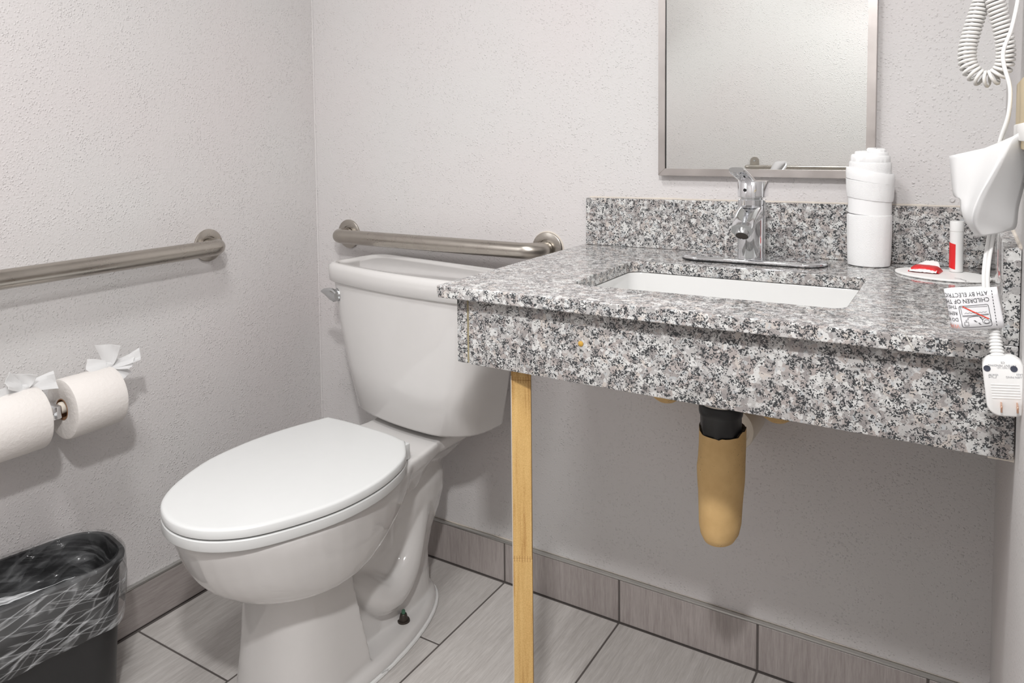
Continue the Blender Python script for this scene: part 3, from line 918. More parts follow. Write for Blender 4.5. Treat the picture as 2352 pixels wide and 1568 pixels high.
for i in range(1, 13):
    t = i / 12
    rings.append(lring(HX - .008 - .016 * t, HY - .010 - .020 * t, ZR - .002 - t * .20, .001 + .007 * sin(pi * min(1, t * 1.2)) , 5.0, .002 + .006 * t, 26))
add_loft(bm, rings, False, True)
obj('inner_lining', bm, M_LIN_I, lin, auto=180)
bm = B()
ca_, sa_ = cos(TAn), sin(TAn)
def CL(x, y, z): return Vector((TCx + x * ca_ - y * sa_, TCy + x * sa_ + y * ca_, z))
gr = []
for i in range(9):
    t = i / 8
    row = []
    for j in range(22):
        q = j / 21
        y = -.140 + .185 * q
        dep = (.105 * (1 - q) ** 1.2 + .006)
        x = HX - .008 - t * dep
        z = ZR + .003 - t * (.010 + .012 * (1 - q)) + .004 * noise.noise(Vector((x * 60, y * 60, 1)))
        row.append(CL(x, y, z))
    gr.append(row)
solid_surface(bm, gr, .0006)
obj('loose_flap', bm, M_LIN_F, lin, auto=180)

# ------------------------------------------------------------------ mirror
mz0, mx0, mx1, mz1 = 1.0218, 1.0345, 1.4505, 1.68
mir = thing('wall_mirror', 'rectangular mirror in a brushed metal frame above the sink', 'mirror', ((mx0 + mx1) / 2, 0, mz0))
obj('mirror_glass', box((mx0 + .004, -.0155, mz0 + .004), (mx1 - .004, -.004, mz1 - .004)), M_MIRROR, mir, smooth=False)
fw = .0150
def rail(a, b_, inn_a, inn_b):
    bm = B()
    ya, yb = -.0205, -.0005
    V = [bm.verts.new((p[0], y, p[1])) for y in (ya, yb) for p in (a, b_, inn_b, inn_a)]
    for f in ((0, 1, 2, 3), (7, 6, 5, 4), (0, 4, 5, 1), (1, 5, 6, 2), (2, 6, 7, 3), (3, 7, 4, 0)): bm.faces.new([V[i] for i in f])
    bmesh.ops.recalc_face_normals(bm, faces=bm.faces[:])
    bmesh.ops.bevel(bm, geom=bm.edges[:], offset=.0007, segments=2, affect='EDGES')
    obj('frame_rail', bm, M_FRAME, mir, auto=50)
e = .0001
O = [(mx0, mz0), (mx1, mz0), (mx1, mz1), (mx0, mz1)]; I = [(mx0 + fw, mz0 + fw), (mx1 - fw, mz0 + fw), (mx1 - fw, mz1 - fw), (mx0 + fw, mz1 - fw)]
for i in range(4): rail(O[i], O[(i + 1) % 4], I[i], I[(i + 1) % 4])
obj('shadow_gap', box((mx0 + fw - .0002, -.0165, mz0 + fw), (mx0 + fw + .0012, -.0155, mz1 - fw)), M_BLACK, mir)

# towel bar on the wall opposite, seen in the mirror
tb = thing('towel_bar', 'thin steel towel bar on the opposite wall, seen in the mirror', 'towel bar', (1.0, -D, .985))
zb = .975
path = [Vector((.80, -D + .004, zb))] + bend((.80, -D, zb), (.775, -D + .062, zb), (1.25, -D + .062, zb), .028) + bend((.775, -D + .062, zb), (1.245, -D + .062, zb), (1.225, -D, zb), .028) + [Vector((1.225, -D + .004, zb))]
obj('bar', tube(path, .0085, 18), M_STEEL, tb)
for x in (.806, 1.222):
    bm = B()
    pts = [(x - .019, .945), (x + .019, .945), (x + .019, .998)] + [(x + .019 * cos(a), .998 + .019 * sin(a)) for a in [pi * k / 12 for k in range(1, 12)]] + [(x - .019, .998)]
    add_loft(bm, [[(px_, -D + .0005, pz) for px_, pz in pts], [(px_, -D + .004, pz) for px_, pz in pts]])
    pl = obj('mounting_plate', bm, M_STEEL, tb)
    obj('screw', lathe([(.005, 0), (.0045, .002), (.002, .003), (0, .003)], (x, -D + .004, 1.0), (0, 1, 0), 14), M_CHROMED, pl)
# ------------------------------------------------------------------ faucet
FX, FY = 1.2535, -.1165
fz = ZC + shear(FX)
fau = thing('faucet', 'polished chrome single lever faucet on a long deck plate behind the sink', 'faucet', (FX, FY, fz))
FR = radians(2.0)
def dsec(hx, hy, z): return [(x, y, z) for x, y in rrect(FX, -.1085, hx, hy, hy - .0005, 10, FR)]
obj('gasket', (lambda b_: (add_loft(b_, [dsec(.1325, .0415, fz + .0002), dsec(.1325, .0415, fz + .0032)]), b_)[1])(B()), M_BLACK, fau)
obj('deck_plate', (lambda b_: (add_loft(b_, [dsec(.1325, .0415, fz + .0032), dsec(.1330, .0420, fz + .0050), dsec(.1322, .0412, fz + .0078), dsec(.1300, .039, fz + .0092), dsec(.126, .035, fz + .0096)]), b_)[1])(B()), M_CHROME, fau, auto=60)
zb0 = fz + .0095
obj('body', lathe([(.0262, 0), (.0262, .0012), (.0250, .0016), (.0250, .1085), (.0240, .1095), (0, .1095)], (FX, FY, zb0), n=48), M_CHROME, fau)
obj('neck_ring', lathe([(.0205, .1095), (.0205, .1135), (0, .1135)], (FX, FY, zb0), n=40), M_CHROMED, fau)
zh = zb0 + .1135
hb_ = B()
def hsec(z, r=.0255): 
    out = []
    for k in range(33):
        a = -pi / 2 - pi * .5 + pi * k / 32   # front half circle
        out.append((FX + r * cos(a), FY + r * sin(a), z))
    out += [(FX + r, FY + .004, z), (FX + r, FY + .020, z), (FX + r - .003, FY + .023, z), (FX - r + .003, FY + .023, z), (FX - r, FY + .020, z), (FX - r, FY + .004, z)]
    return out
add_loft(hb_, [hsec(zh, .0245), hsec(zh + .001), hsec(zh + .029), hsec(zh + .030, .0247)])
hd = obj('handle_block', hb_, M_CHROME, fau)
hole = Vector((FX - .0065, FY - .0247, zh + .014))
obj('set_screw', lathe([(.0031, .0), (.0031, .0008), (.0018, .0009), (0, .0004)], hole, (-.25, -1, 0), 16), M_BLACK, hd)
# flat lever rising towards the front
bm = B()
secs = []
for t in [i / 10 for i in range(11)]:
    y = FY + .004 - .088 * t; z = zh + .0262 + .0275 * t; hw = .0125 + .0035 * t; th = .0066 - .0022 * t
    if t > .85: hw *= 1 - (t - .85) * 1.2
    ring = []
    for k in range(16):
        a = 2 * pi * k / 16
        ring.append((FX - .005 - .002 * t + math.copysign(abs(cos(a)) ** .6, cos(a)) * hw, y + sin(a) * th * .45, z + math.copysign(abs(sin(a)) ** .6, sin(a)) * th))
    secs.append(ring)
add_loft(bm, secs)
lev = obj('lever', bm, M_CHROME, fau, auto=60)
# spout
bm = B(); secs = []
for t in [i / 12 for i in range(13)]:
    y = FY - .012 - .066 * t; z = zb0 + .084 - .025 * t + .004 * sin(pi * t); hw = .0232 - .0038 * t; th = .0175 - .0060 * t
    if t > .92: hw *= .965; th *= .93
    ring = []
    for k in range(24):
        a = 2 * pi * k / 24
        ring.append((FX + .002 * t + math.copysign(abs(cos(a)) ** .75, cos(a)) * hw, y - sin(a) * th * .35, z + math.copysign(abs(sin(a)) ** .75, sin(a)) * th))
    secs.append(ring)
add_loft(bm, secs)
sp_ = obj('spout', bm, M_CHROME, fau, auto=50)
ao = Vector((FX + .002, FY - .0745, zb0 + .0520))
aer = obj('aerator', lathe([(.0130, .008), (.0130, -.0030), (.0124, -.0040), (.0112, -.0040), (.0108, -.0020), (0, -.0020)], ao, (0, .80, 1), 28), M_CHROMED, sp_)
obj('aerator_screen', lathe([(.0107, .0), (.0107, .0006), (0, .0006)], ao + Vector((0, -.80, -1)).normalized() * .0034, (0, .80, 1), 24), M_BRONZE, sp_)

# ------------------------------------------------------------------ rolled towel
tx, ty = 1.4475, -.0620
tz = ZC + shear(tx)
tow = thing('rolled_hand_towel', 'white rolled terry towel standing on the counter by the backsplash', 'towel', (tx, ty, tz))
def spiral(r0, r1, turns, z, ph, ex=1.0, n=90, amp=.0006, seed=0):
    out = []
    for k in range(n):
        t = k / (n - 1); a = ph + 2 * pi * turns * t; r = r0 + (r1 - r0) * t
        r += amp * noise.noise(Vector((cos(a) * 6, sin(a) * 6, z * 60 + seed)))
        out.append(Vector((tx + cos(a) * r * ex, ty + sin(a) * r * .82, z)))
    return out
def towel_shell(prof, z0, tilt=(0, 0), n=72, amp=.0008, seed=0, th=.004):
    bm = B(); rings = []
    for r, h in prof:
        ring = []
        for k in range(n):
            a = 2 * pi * k / n
            rr = r + amp * noise.noise(Vector((cos(a) * 7, sin(a) * 7, h * 70 + seed))) + .0005 * noise.noise(Vector((cos(a) * 30, sin(a) * 30, h * 400 + seed)))
            z = z0 + h + (tilt[0] * cos(a) + tilt[1] * sin(a)) * min(1, h / .03)
            ring.append((tx + cos(a) * rr, ty + sin(a) * rr * .84, z))
        rings.append(ring)
    add_loft(bm, rings)
    return bm
obj('lower_wrap', towel_shell([(.030, 0), (.0345, .002), (.0355, .008), (.0362, .03), (.0368, .06), (.0372, .088), (.0366, .092), (.034, .093)], tz, seed=1), M_TOWEL, tow)
obj('woven_band', towel_shell([(.033, .092), (.0355, .093), (.0357, .110), (.0360, .122), (.034, .123)], tz, (-.003, 0), amp=.0004, seed=2), M_HEM, tow)
obj('upper_wrap', towel_shell([(.034, .120), (.0378, .121), (.0388, .128), (.0392, .140), (.0396, .152), (.036, .154)], tz, (-.0045, .001), seed=3), M_TOWEL, tow)
obj('folded_hem', towel_shell([(.0355, .152), (.0395, .153), (.0400, .160), (.0398, .169), (.0385, .1715), (.036, .171)], tz, (-.0060, .001), amp=.0006, seed=4), M_HEM, tow)
def top_shell(prof, seed, dx=0.0):
    bm = towel_shell(prof, tz, (-.001, .001), seed=seed, amp=.0007)
    for v in bm.verts: v.co.x += dx
    return bm
obj('inner_roll', top_shell([(.031, .160), (.0345, .170), (.0348, .184), (.0335, .1868), (.031, .187)], 5), M_TOWEL, tow)
obj('inner_roll', top_shell([(.030, .184), (.0325, .187), (.0322, .197), (.0305, .1990), (.028, .199)], 6), M_HEM, tow)
obj('inner_roll', top_shell([(.025, .197), (.0275, .199), (.0275, .2025), (.026, .2045), (.02, .2045)], 7, .0015), M_HEM, tow)
obj('roll_core', top_shell([(.013, .203), (.0155, .2045), (.0155, .2085), (.0135, .2105), (.0, .2105)], 8, .0095), M_HEM, tow)

# ------------------------------------------------------------------ amenity card, soap, bottle
bzx = 1.5640
cz = ZC + shear(bzx) + .0004
bm = B()
def plate_ring(s, z):
    out = []
    for k in range(64):
        a = 2 * pi * k / 64
        x, y = cos(a) * .0735 * s, sin(a) * .050 * s
        an = radians(-24)
        out.append((bzx + x * cos(an) - y * sin(an), -.1255 + x * sin(an) + y * cos(an), z + shear(bzx + x) - shear(bzx)))
    return out
add_loft(bm, [plate_ring(.992, cz), plate_ring(1, cz + .0006), plate_ring(1, cz + .0028), plate_ring(.994, cz + .0034)])
card = tag(obj('amenity_tray', bm, [M_CARDW], base=(bzx, -.1255, cz)), 'white oval card tray on the counter holding soap packet and lotion bottle', 'tray')
# faint script on the tray rim
bm = B()
a0 = at(2190, 638, 'z', cz + .0042); a1 = at(2226, 647, 'z', cz + .0042); ex = (a1 - a0)
ey = Vector((-ex.y, ex.x, 0)) * .28
sc = [[(0, .1), (.12, .32), (.3, .3), (.22, .05), (.05, .02)], [(.32, .12), (.42, .25), (.44, .1), (.55, .22), (.57, .06), (.68, .2), (.7, .05), (.82, .16), (1.0, .02)]]
for poly in sc:
    V, F = ribbon2d([(p.x, p.y) for p in crom([(x, y, 0) for x, y in poly], 5)], .035)
    add_mapped(bm, V, F, lambda x, y: a0 + ex * x + ey * (y * 2) + Vector((0, 0, 0)))
obj('script_print', bm, M_GREYINK, card, smooth=False)
# bottle
BX, BY = 1.5835, -.0955
bz = cz + .0036 + shear(BX) - shear(bzx)
bot = thing('lotion_bottle', 'small white tube bottle with a red label standing on the oval tray', 'bottle', (BX, BY, bz))
obj('bottle_body', lathe([(.0085, 0), (.0098, .001), (.0102, .003), (.0102, .068), (0, .068)], (BX, BY, bz), n=36), M_WBOT, bot)
obj('cap', lathe([(.0099, .068), (.0106, .0685), (.0106, .0835), (.0100, .0850), (0, .0850)], (BX, BY, bz), n=36), M_WBOT, bot)
bm = B(); gr = []
for i in range(5):
    z = bz + .0065 + (.0485 - .0065) * i / 4
    gr.append([Vector((BX + .01035 * cos(a), BY + .01035 * sin(a), z - .003 * (j / 10 - .5))) for j, a in enumerate([radians(186 + 78 * q / 10) for q in range(11)])])
solid_surface(bm, gr, .0002)
lb = obj('red_label', bm, M_RED, bot)
# soap packet
so = thing('soap_packet', 'red and white wrapped soap bar lying on the oval tray', 'soap', (1.538, -.115, cz + .0036))
sA = radians(-8); sc0 = Vector((1.5395, -.1130))
def SP(x, y, z): return Vector((sc0.x + x * cos(sA) - y * sin(sA), sc0.y + x * sin(sA) + y * cos(sA), cz + .0036 + z))
bm = B(); rings = []
for i in range(13):
    t = i / 12; x = -.0235 + .047 * t
    hgt = .0095 * min(1, 5 * t, 5 * (1 - t)) ** .5 + .0006
    ring = []
    for k in range(20):
        a = 2 * pi * k / 20
        y = math.copysign(abs(cos(a)) ** .7, cos(a)) * (.0165 + .002 * sin(t * 9))
        z = hgt * .5 + math.copysign(abs(sin(a)) ** .8, sin(a)) * hgt * .5 + .0008 * noise.noise(Vector((x * 120, y * 120, 0)))
        ring.append(SP(x, y, max(z, 0)))
    rings.append(ring)
add_loft(bm, rings)
obj('red_wrapper', bm, M_RED, so)
bm = B()
gr = [[SP((-.020 + .040 * j / 14) * (1 - .5 * i / 4) + .004 * i / 4, .0135 + .018 * i / 4, 0.0068 + .0075 * i / 4 - .0016 * abs(j - 7) / 7 + .0012 * noise.noise(Vector((j * .9, i * 1.1, 3)))) for j in range(15)] for i in range(5)]
solid_surface(bm, gr, .0006)
obj('crimped_white_end', bm, M_CARDW, so)
bm = B()
gr = [[SP(-.020 + .040 * j / 14, -.0160 - .006 * i / 3, .0055 - .0035 * i / 3 + .001 * noise.noise(Vector((j * .8, i, 7)))) for j in range(15)] for i in range(4)]
solid_surface(bm, gr, .0006)
obj('white_stripe_fold', bm, M_CARDW, so)

# ------------------------------------------------------------------ wooden leg
leg = thing('wooden_support_leg', 'unfinished pine post holding up the counter apron beside the toilet', 'support leg', (.9905, -.510, 0))
LM = Matrix.Translation((.9840, -.5100, 0)) @ Matrix.Rotation(radians(26), 4, 'Z')
lw, lt = .0158, .0080
zj1, zj0 = .713, .415
for (za, zb_) in ((0, zj0), (zj0, zj1), (zj1, ZC - .0235 + shear(.97))):
    obj('pine_length', box((-lw, -lt, za), (lw, lt, zb_), .0007, 1, LM), M_WOOD, leg)
bm = B()
for zj in (zj0, zj1):
    for k in range(7):
        x = -lw + .0025 + k * .0043
        add_box(bm, (x - .00035, -lt - .0002, zj - .005), (x + .00035, -lt + .001, zj + .005), 0, 1, LM)
fj = obj('finger_joint', bm, plain('dark_joint_line', (.36, .19, .06), .7, var=.2), leg); fj['kind'] = 'stuff'
obj('painted_edge', box((-lw - .0008, -lt - .0002, 0), (-lw + .0006, lt, .72), 0, 1, LM), plain('white_primer', (.56, .50, .43), .6, var=.05), leg)

# ------------------------------------------------------------------ pipework under the sink
dx, dy = 1.250, -.300
dr = thing('sink_drain_pipe', 'sink drain with black coupling going down into a tan foam pipe cover', 'drain pipe', (dx, dy, .40))
obj('tailpiece', lathe([(.024, .63), (.0335, .632), (.0345, .640), (.0345, .699), (0, .699)], (dx, dy, 0), n=36), M_PVC, dr)
bm = B()
prof = [(.026, .588), (.0295, .590), (.0325, .612), (.0340, .634), (.0355, .636), (.0365, .641), (.0365, .652), (.0345, .655)]
n = 48; rings = []
for r_, z in prof:
    ring = []
    for k in range(n):
        a = 2 * pi * k / n
        rr = r_ + (.0016 if (k % 6) in (0, 1) and .589 < z < .63 else 0)
        ring.append((dx + rr * cos(a), dy + rr * sin(a), z))
    rings.append(ring)
add_loft(bm, rings)
obj('black_coupling', bm, M_BLACK, dr)
# foam cover: tall rounded sleeve with a torn top, hollow
def wsec(z, cx, rx, ry, n=44): return [(cx + rx * cos(2 * pi * k / n), dy + .008 + ry * sin(2 * pi * k / n), z) for k in range(n)]
bm = B()
S_ = [(.4095, 1.246, .006, .010), (.4112, 1.246, .016, .022), (.417, 1.2465, .0258, .034), (.428, 1.247, .0315, .040), (.445, 1.2475, .0345, .043), (.48, 1.248, .0360, .043), (.52, 1.2490, .0385, .043), (.540, 1.2485, .0395, .043), (.557, 1.2495, .0388, .0425), (.58, 1.2505, .0385, .042), (.600, 1.2508, .0385, .042), (.612, 1.2508, .0385, .042)]
rings = [wsec(*s) for s in S_]
def torn(k, n=44):
    a = 2 * pi * k / n
    return .609 + .004 * sin(a) + .0045 * noise.noise(Vector((cos(a) * 4, sin(a) * 4, 2))) + .002 * noise.noise(Vector((cos(a) * 17, sin(a) * 17, 4))) + (.004 if abs(cos(a)) > .9 else -.001)
top = [(1.2508 + .0385 * cos(2 * pi * k / 44), dy + .008 + .042 * sin(2 * pi * k / 44), torn(k)) for k in range(44)]
rings[-1] = top
add_loft(bm, rings, True, False)
fo = obj('foam_sleeve', bm, M_WRAP, dr, auto=60)
bm = B()
inn = [(1.2508 + .0325 * cos(2 * pi * k / 44), dy + .008 + .036 * sin(2 * pi * k / 44), torn(k) - .002 + .002 * noise.noise(Vector((k * 1.3, 0, 0)))) for k in range(44)]
inb = [(1.2508 + .0315 * cos(2 * pi * k / 44), dy + .008 + .035 * sin(2 * pi * k / 44), .575) for k in range(44)]
add_loft(bm, [top, inn, inb], False, True)
obj('torn_edge', bm, M_TORN, fo)
bm = B()
pp = crom([(1.240, -.270, .445), (1.232, -.240, .470), (1.2245, -.222, .500), (1.2225, -.216, .530)], 8)
add_tube(bm, pp, [(.030 + .008 * min(1, i / 10)) * sqrt(max(.02, 1 - max(0, (i - len(pp) + 7) / 6.0) ** 2)) for i in range(len(pp))], 28)
obj('foam_return', bm, M_WRAP, dr)
bm = B()
add_lathe(bm, [(.030, .0), (.043, .0), (.0435, .090), (.042, .094), (.034, .0945), (.033, .088), (.030, .088)], (1.213, 0, .5325), (0, -1, 0), 40)
pv = tag(obj('pipe_escutcheon', bm, M_PVC, base=(1.213, 0, .5325)), 'stained off-white plastic pipe sleeve on the wall behind the drain', 'pipe')
for (xx, nm) in ((1.083, 'tan foam covered water valve left of the sink drain'), (1.301, 'tan foam covered water valve right of the sink drain')):
    sv = thing('water_valve', nm, 'water valve', (xx, -.09, .56), 'foam covered water valves under the sink')
    pp = crom([(xx, -.001, .602), (xx, -.05, .602), (xx, -.085, .602)], 4)
    obj('foam_stub', tube(pp, .026, 24), M_WRAP, sv)
    bm = B(); add_lathe(bm, [(.0, .0), (.016, .002), (.026, .009), (.031, .020), (.032, .034), (.032, .115), (.028, .120), (0, .120)], (xx, -.10, .5655), (0, 0, 1), 28)
    obj('foam_body', bm, M_WRAP, sv)

# ------------------------------------------------------------------ right wall: tissue dispenser and tissue
dis = thing('tissue_dispenser', 'beige tissue dispenser plate on the right wall at the photo edge', 'dispenser', (W, -.62, 1.10))
obj('face_plate', box((W - .006, -.760, 1.085), (W - .0005, -.480, 1.160), .002, 2), M_BEIGE, dis)
obj('slot_rim', box((W - .0085, -.74, 1.094), (W - .0055, -.50, 1.112), .0015, 2), M_CARDW, dis)
tp = {}
YT = -.600
rows = [  # left corner, middle, ridge, right facet, right edge
    [(2180, 358, -.565), (2262, 340, -.585), (2325, 314, -.605), (2348, 300, -.600), (2362, 304, -.590)],
    [(2184, 402, -.568), (2250, 394, -.590), (2302, 362, -.620), (2334, 356, -.600), (2364, 352, -.575)],
    [(2190, 448, -.572), (2234, 440, -.592), (2276, 408, -.628), (2316, 410, -.600), (2354, 420, -.570)],
    [(2204, 457, -.580), (2226, 466, -.596), (2254, 446, -.632), (2300, 456, -.602), (2340, 476, -.572)],
    [(2207, 484, -.585), (2220, 490, -.605), (2238, 484, -.634), (2288, 498, -.605), (2334, 521, -.578)],
    [(2219, 512, -.595), (2226, 516, -.612), (2236, 514, -.630), (2276, 522, -.608), (2316, 530, -.585)],
    [(2243, 545, -.615), (2248, 544, -.618), (2256, 543, -.620), (2278, 538, -.608), (2296, 535, -.595)]]
def lin(P, k):
    out = []
    for a, b_ in zip(P, P[1:]): out += [Vector(a).lerp(Vector(b_), i / k) for i in range(k)]
    return out + [Vector(P[-1])]
def up2(rw, k=4):
    P = [[at(u, v, 'y', y) for u, v, y in r] for r in rw]
    P = [lin(r, k) for r in P]
    Tt = list(zip(*P)); Tt = [crom(c, k) for c in Tt]
    return [list(r) for r in zip(*Tt)]
bm = B(); solid_surface(bm, up2(rows), .0005)
tis = tag(obj('facial_tissue', bm, M_TISSUE, base=tuple(at(2250, 440, 'y', -.6)), auto=180), 'soft white tissue hanging from the dispenser on the right wall', 'tissue')

# ------------------------------------------------------------------ coiled cord
cy_ = -.50
cpx = [(2282, -130), (2274, -60), (2258, -5), (2242, 40), (2230, 80), (2222, 115), (2223, 145), (2236, 168), (2258, 181), (2284, 177), (2303, 158), (2310, 130), (2308, 95), (2300, 55), (2288, 10), (2279, -40), (2276, -130)]
cp_ = []
for i, (u, v) in enumerate(cpx):
    p = at(u, v, 'y', cy_ - .012 * (i / 16 - .5) * 2); cp_.append(p)
cen = crom(cp_, 14)
pts, T, Nn = frames(cen)
ph = 0.0; hel = []
turn = .0047; rc = .0083
for i in range(len(pts) - 1):
    L_ = (pts[i + 1] - pts[i]).length
    m = max(2, int(L_ / turn * 24))
    for k in range(m):
        t = k / m
        c = pts[i].lerp(pts[i + 1], t); nn = Nn[i].lerp(Nn[i + 1], t).normalized(); b_ = T[i].cross(nn).normalized()
        low = 1.0 + .55 * max(0, min(1, (1.186 - c.z) / .02))
        ph += 2 * pi * (L_ / m) / (turn * low)
        hel.append(c + rc * (cos(ph) * nn + sin(ph) * b_))
bm = B(); add_tube(bm, hel, .00205, 6)
tag(obj('coiled_cord', bm, M_COIL, base=tuple(cen[60]), auto=180), 'pale coiled spiral cord looping down at the upper right', 'cord')

# ------------------------------------------------------------------ power cord, tag and plug
pc = thing('power_cord', 'white flat power cord hanging past the tissue with warning tag and plug', 'power cord', (1.61, -.6, .80))
wpx = [(2345, -130, -.54), (2342, -40, -.545), (2336, 10, -.55), (2322, 70, -.56), (2305, 115, -.565), (2306, 150, -.57), (2320, 205, -.575), (2316, 265, -.575), (2300, 320, -.57), (2290, 370, -.565), (2288, 430, -.56), (2283, 500, -.57), (2275, 550, -.585), (2267, 600, -.60), (2264, 650, -.605), (2272, 710, -.605), (2284, 762, -.605)]
cen = crom([at(u, v, 'y', y) for u, v, y in wpx], 6)
bm = B()
for sgn_ in (-1, 1):
    P = []
    for i, p in enumerate(cen):
        t = (cen[min(i + 1, len(cen) - 1)] - cen[max(i - 1, 0)]).normalized()
        sd = t.cross(Vector((0, 1, 0))).normalized(); bk = Vector((0, 1, 0))
        q = max(0, min(1, (i / (len(cen) - 1) - .42) / .25))
        P.append(p + (sd * sin(q * pi / 2) + bk * cos(q * pi / 2)).normalized() * sgn_ * .0018)
    add_tube(bm, P, .0020, 12)
obj('twin_cord', bm, M_PLAS, pc, auto=180)
# plug body: local frame (right, down) in the plane y = YP
YP = -.606
pcn = at(2307, 877, 'y', YP); pang = radians(-7.5)   # leans so its foot swings right
ex_ = Vector((cos(pang), 0, sin(pang))).normalized(); ez_ = Vector((-sin(pang), 0, cos(pang))).normalized()
ex_ = Vector((cos(radians(7)), 0, sin(radians(7)))); ez_ = Vector((-sin(radians(7)), 0, cos(radians(7))))
def PL(x, y, z): return pcn + ex_ * x + ez_ * z + Vector((0, y, 0))
HWp, HHp = .0183, .0312
def psec(s, y, taper=.0):
    out = []
    for px_, pz_ in rrect(0, 0, HWp * s if s < 1 else HWp, HHp * s if s < 1 else HHp, .0125 * min(1, s), 8):
        out.append(PL(px_ * (1 + .05 * pz_ / HHp * 0), y, pz_))
    return out
bm = B()
add_loft(bm, [psec(.9, .0), psec(.97, -.001), psec(1, -.004), psec(1, -.017), psec(.97, -.0195), psec(.92, -.0202)])
plug = obj('plug', bm, M_PLAS, pc, auto=60)
for x in (-.0066, .0072):
    obj('prong', box((0, 0, 0), (.0016, .016, .0065), .0004, 1, Matrix.Translation(PL(x, -.0362, -.0215))), M_COPPER, plug)
for x in (-.0140, .0095):
    obj('screw', lathe([(.0032, .0), (.0032, .0006), (.002, .0004), (0, .0004)], PL(x, -.0200, .0195), (0, -1, 0), 18), M_SCREW, plug)
bm = B()
for body, size, x, z in (('CE', .0030, .0022, .0268), ('PATENT PENDING', .0030, .0118, .0238), ('E210421 L01', .0024, .0072, .0212), ('LUEN MING', .0028, .0165, .0118), ('LA23', .0026, .0165, .0146), ('E258136', .0024, -.0048, .0138)):
    V, F = text2d(body, size)
    add_mapped(bm, V, F, lambda a, b_: PL(x - a, -.0205, z - b_))
for poly in ([(-.0065, .0125), (-.007, .0098), (-.0095, .0098), (-.010, .0122)], [(-.0105, .0098), (-.011, .0124), (-.0135, .0124), (-.0132, .0108), (-.0112, .0108), (-.0135, .0098)]):
    V, F = ribbon2d(poly, .0004)
    add_mapped(bm, V, F, lambda a, b_: PL(a, -.0205, b_))
obj('moulded_lettering', bm, M_GREYINK, plug, smooth=False)
bm = B()
for k in range(6): add_box(bm, (-.0125, -.0206, .0025 - k * .0028), (.0125, -.0200, .0032 - k * .0028))
bmesh.ops.transform(bm, matrix=Matrix(((ex_.x, 0, ez_.x, pcn.x), (0, 1, 0, pcn.y), (ex_.z, 0, ez_.z, pcn.z), (0, 0, 0, 1))), verts=bm.verts[:])
obj('grip_ribs', bm, M_PLAS, plug)
# strain relief with ribs
bm = B()
a0 = PL(-.0035, -.010, HHp - .002); a1 = at(2283, 758, 'y', -.606)
pts = [a0.lerp(a1, i / 24) for i in range(25)]
add_tube(bm, pts, [.0062 + (.0008 if (i % 3) else -.0007) - .0015 * i / 24 for i in range(25)], 16)
obj('strain_relief', bm, M_PLAS, pc, auto=30)

# warning tag: a strip wrapped round the cord and bulging to the left
org = at(2279, 659, 'y', -.612)
tan = radians(11)     # lean of the tag
Lf = .0345           # flat run
Rb = .0085
def TG(s_, d_, lift=0.0):
    """s_: metres to the left along the strip, d_: metres downward"""
    if s_ <= Lf:
        x = -s_; y = -.010 * sin(pi * min(1, s_ / Lf) * .5); nx, ny = 0.0, -1.0
    else:
        a = (s_ - Lf) / Rb
        x = -Lf - Rb * sin(min(a, pi)); y = -.010 + Rb * (1 - cos(min(a, pi))); nx, ny = -sin(min(a, pi)), -cos(min(a, pi))
        if a > pi: x += (a - pi) * Rb
    x += nx * lift; y += ny * lift
    x *= 1.02; z = -d_ * 1.04
    X = x * cos(tan * .25) - z * sin(-tan) * -1 ; Z = z * cos(tan) + x * sin(tan * .75)
    return org + Vector((X, y, Z))
TWd, THt = Lf + pi * Rb + .030, .0415
bm = B(); gr = []
for i in range(6): gr.append([TG(-.004 + (TWd + .004) * j / 60, THt * i / 5) for j in range(61)])
solid_surface(bm, gr, .00025)
tg = obj('warning_tag', bm, M_TAG, pc, auto=180)
tg['label'] = 'white looped warning tag printed upside down with a red slash over a bathtub'
bm = B()
def put(body, size, s0, d0, bold=0, sx=.86):
    V, F = text2d(body, size)
    add_mapped(bm, V, F, lambda a, b_: TG(s0 + a * sx, d0 - (-b_), .0004))
def putline(pts, wd): 
    q = []
    for a, b_ in zip(pts, pts[1:]):
        m = max(1, int(math.hypot(b_[0] - a[0], b_[1] - a[1]) / .0008))
        q += [(a[0] + (b_[0] - a[0]) * i / m, a[1] + (b_[1] - a[1]) * i / m) for i in range(m)]
    q.append(pts[-1])
    V, F = ribbon2d(q, wd); add_mapped(bm, V, F, lambda a, b_: TG(a, b_, .0004))
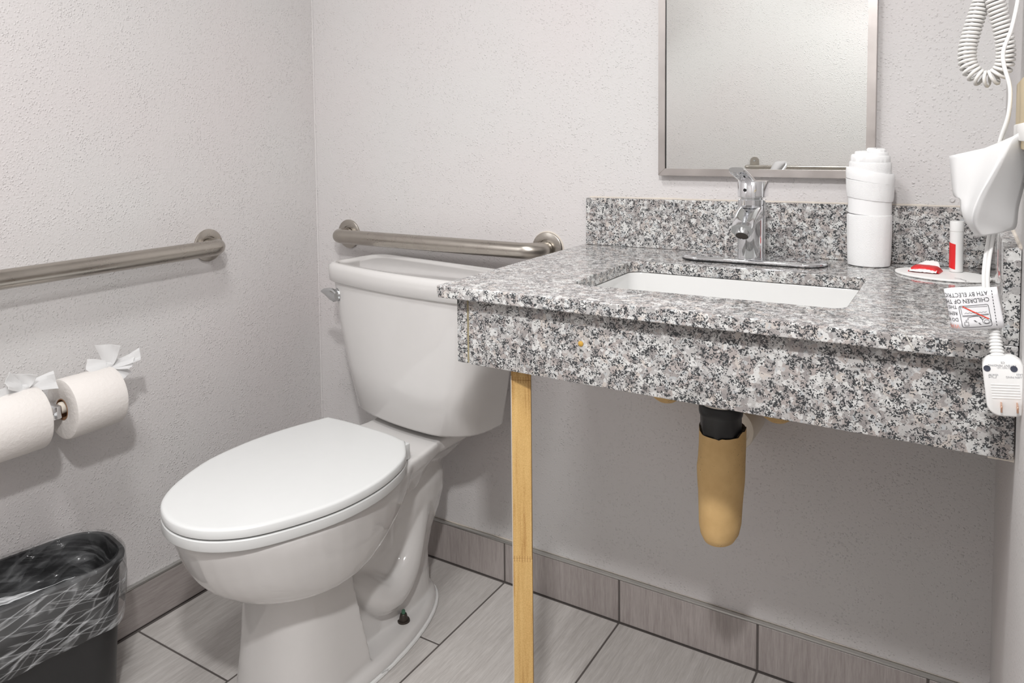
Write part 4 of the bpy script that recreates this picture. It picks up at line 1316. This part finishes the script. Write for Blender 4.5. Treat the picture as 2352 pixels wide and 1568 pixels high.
# letters stand upside down: reading direction runs left, letter tops point down
put('ATH BY ELECTRIC SHOCK', .0061, .0050, .0030, sx=.80)
put('CHILDREN OF THE RISK OF', .0061, .0046, .0096, sx=.80)
put('THIS TAG', .0050, .0342, .0155, sx=.8)
put('REMOVE', .0050, .0345, .0220, sx=.8)
put('DO NOT', .0050, .0348, .0285, sx=.8)
obj('tag_text', bm, M_INK, tg, smooth=False)
bm = B()
bx0, bx1, by0, by1 = .0065, .0325, .0165, .0385
rr_ = [(x, y) for x, y in rrect((bx0 + bx1) / 2, (by0 + by1) / 2, (bx1 - bx0) / 2, (by1 - by0) / 2, .0018, 4)]; rr_.append(rr_[0])
putline(rr_, .00045)
putline([(.0075, .0185), (.0275, .0178), (.0295, .0182), (.0315, .0172), (.0308, .0205), (.0310, .0255)], .00035)
putline([(.0075, .0262), (.0308, .0264)], .0004); putline([(.0075, .0270), (.0308, .0273)], .00035)
putline([(.009 + .0015 * k, .0236 + (.0008 if k % 2 else 0)) for k in range(14)], .00028)
putline([(p.x, p.y) for p in crom([(.0280, .0330, 0), (.0285, .0312, 0), (.0262, .0305, 0), (.0262, .0288, 0), (.0200, .0276, 0), (.0160, .0282, 0), (.0135, .0300, 0)], 5)], .00035)
putline([(.0265, .0330), (.0300, .0330), (.0300, .0370), (.0265, .0370), (.0265, .0330)], .00035)
cc = [(.0105 + .0022 * cos(a), .0338 + .0018 * sin(a)) for a in [2 * pi * k / 18 for k in range(19)]]; putline(cc, .00035)
putline([(.0105 + .0036 * cos(a), .0330 + .0030 * sin(a)) for a in [2 * pi * k / 22 for k in range(23)]], .00035)
putline([(.0160, .0282), (.0138, .0318)], .0006); putline([(.0128, .0285), (.0090, .0312)], .00035)
putline([(.0215, .0318), (.0198, .0322), (.0208, .0328), (.0188, .0334)], .0006); putline([(.0180, .0345), (.0165, .0350), (.0174, .0357), (.0158, .0364)], .0006)
for k in range(12): putline([(.0012 + .00012 * k, .003 + .0031 * k), (.0012 + .00012 * k, .0048 + .0031 * k)], .0006)
obj('tag_drawing', bm, M_INK, tg, smooth=False)
def putline(pts, wd, lift=.0007):
    a, b_ = pts; q = [(a[0] + (b_[0] - a[0]) * i / 40, a[1] + (b_[1] - a[1]) * i / 40) for i in range(41)]
    V, F = ribbon2d(q, wd); add_mapped(bm, V, F, lambda x, y: TG(x, y, lift))
bm = B(); putline([(.0082, .0312), (.0290, .0170)], .0011)
obj('red_slash', bm, M_REDINK, tg, smooth=False)
bm = B(); put('WARNING', .0062, .0350, .0350, sx=.8)
obj('red_heading', bm, M_PINKINK, tg, smooth=False)
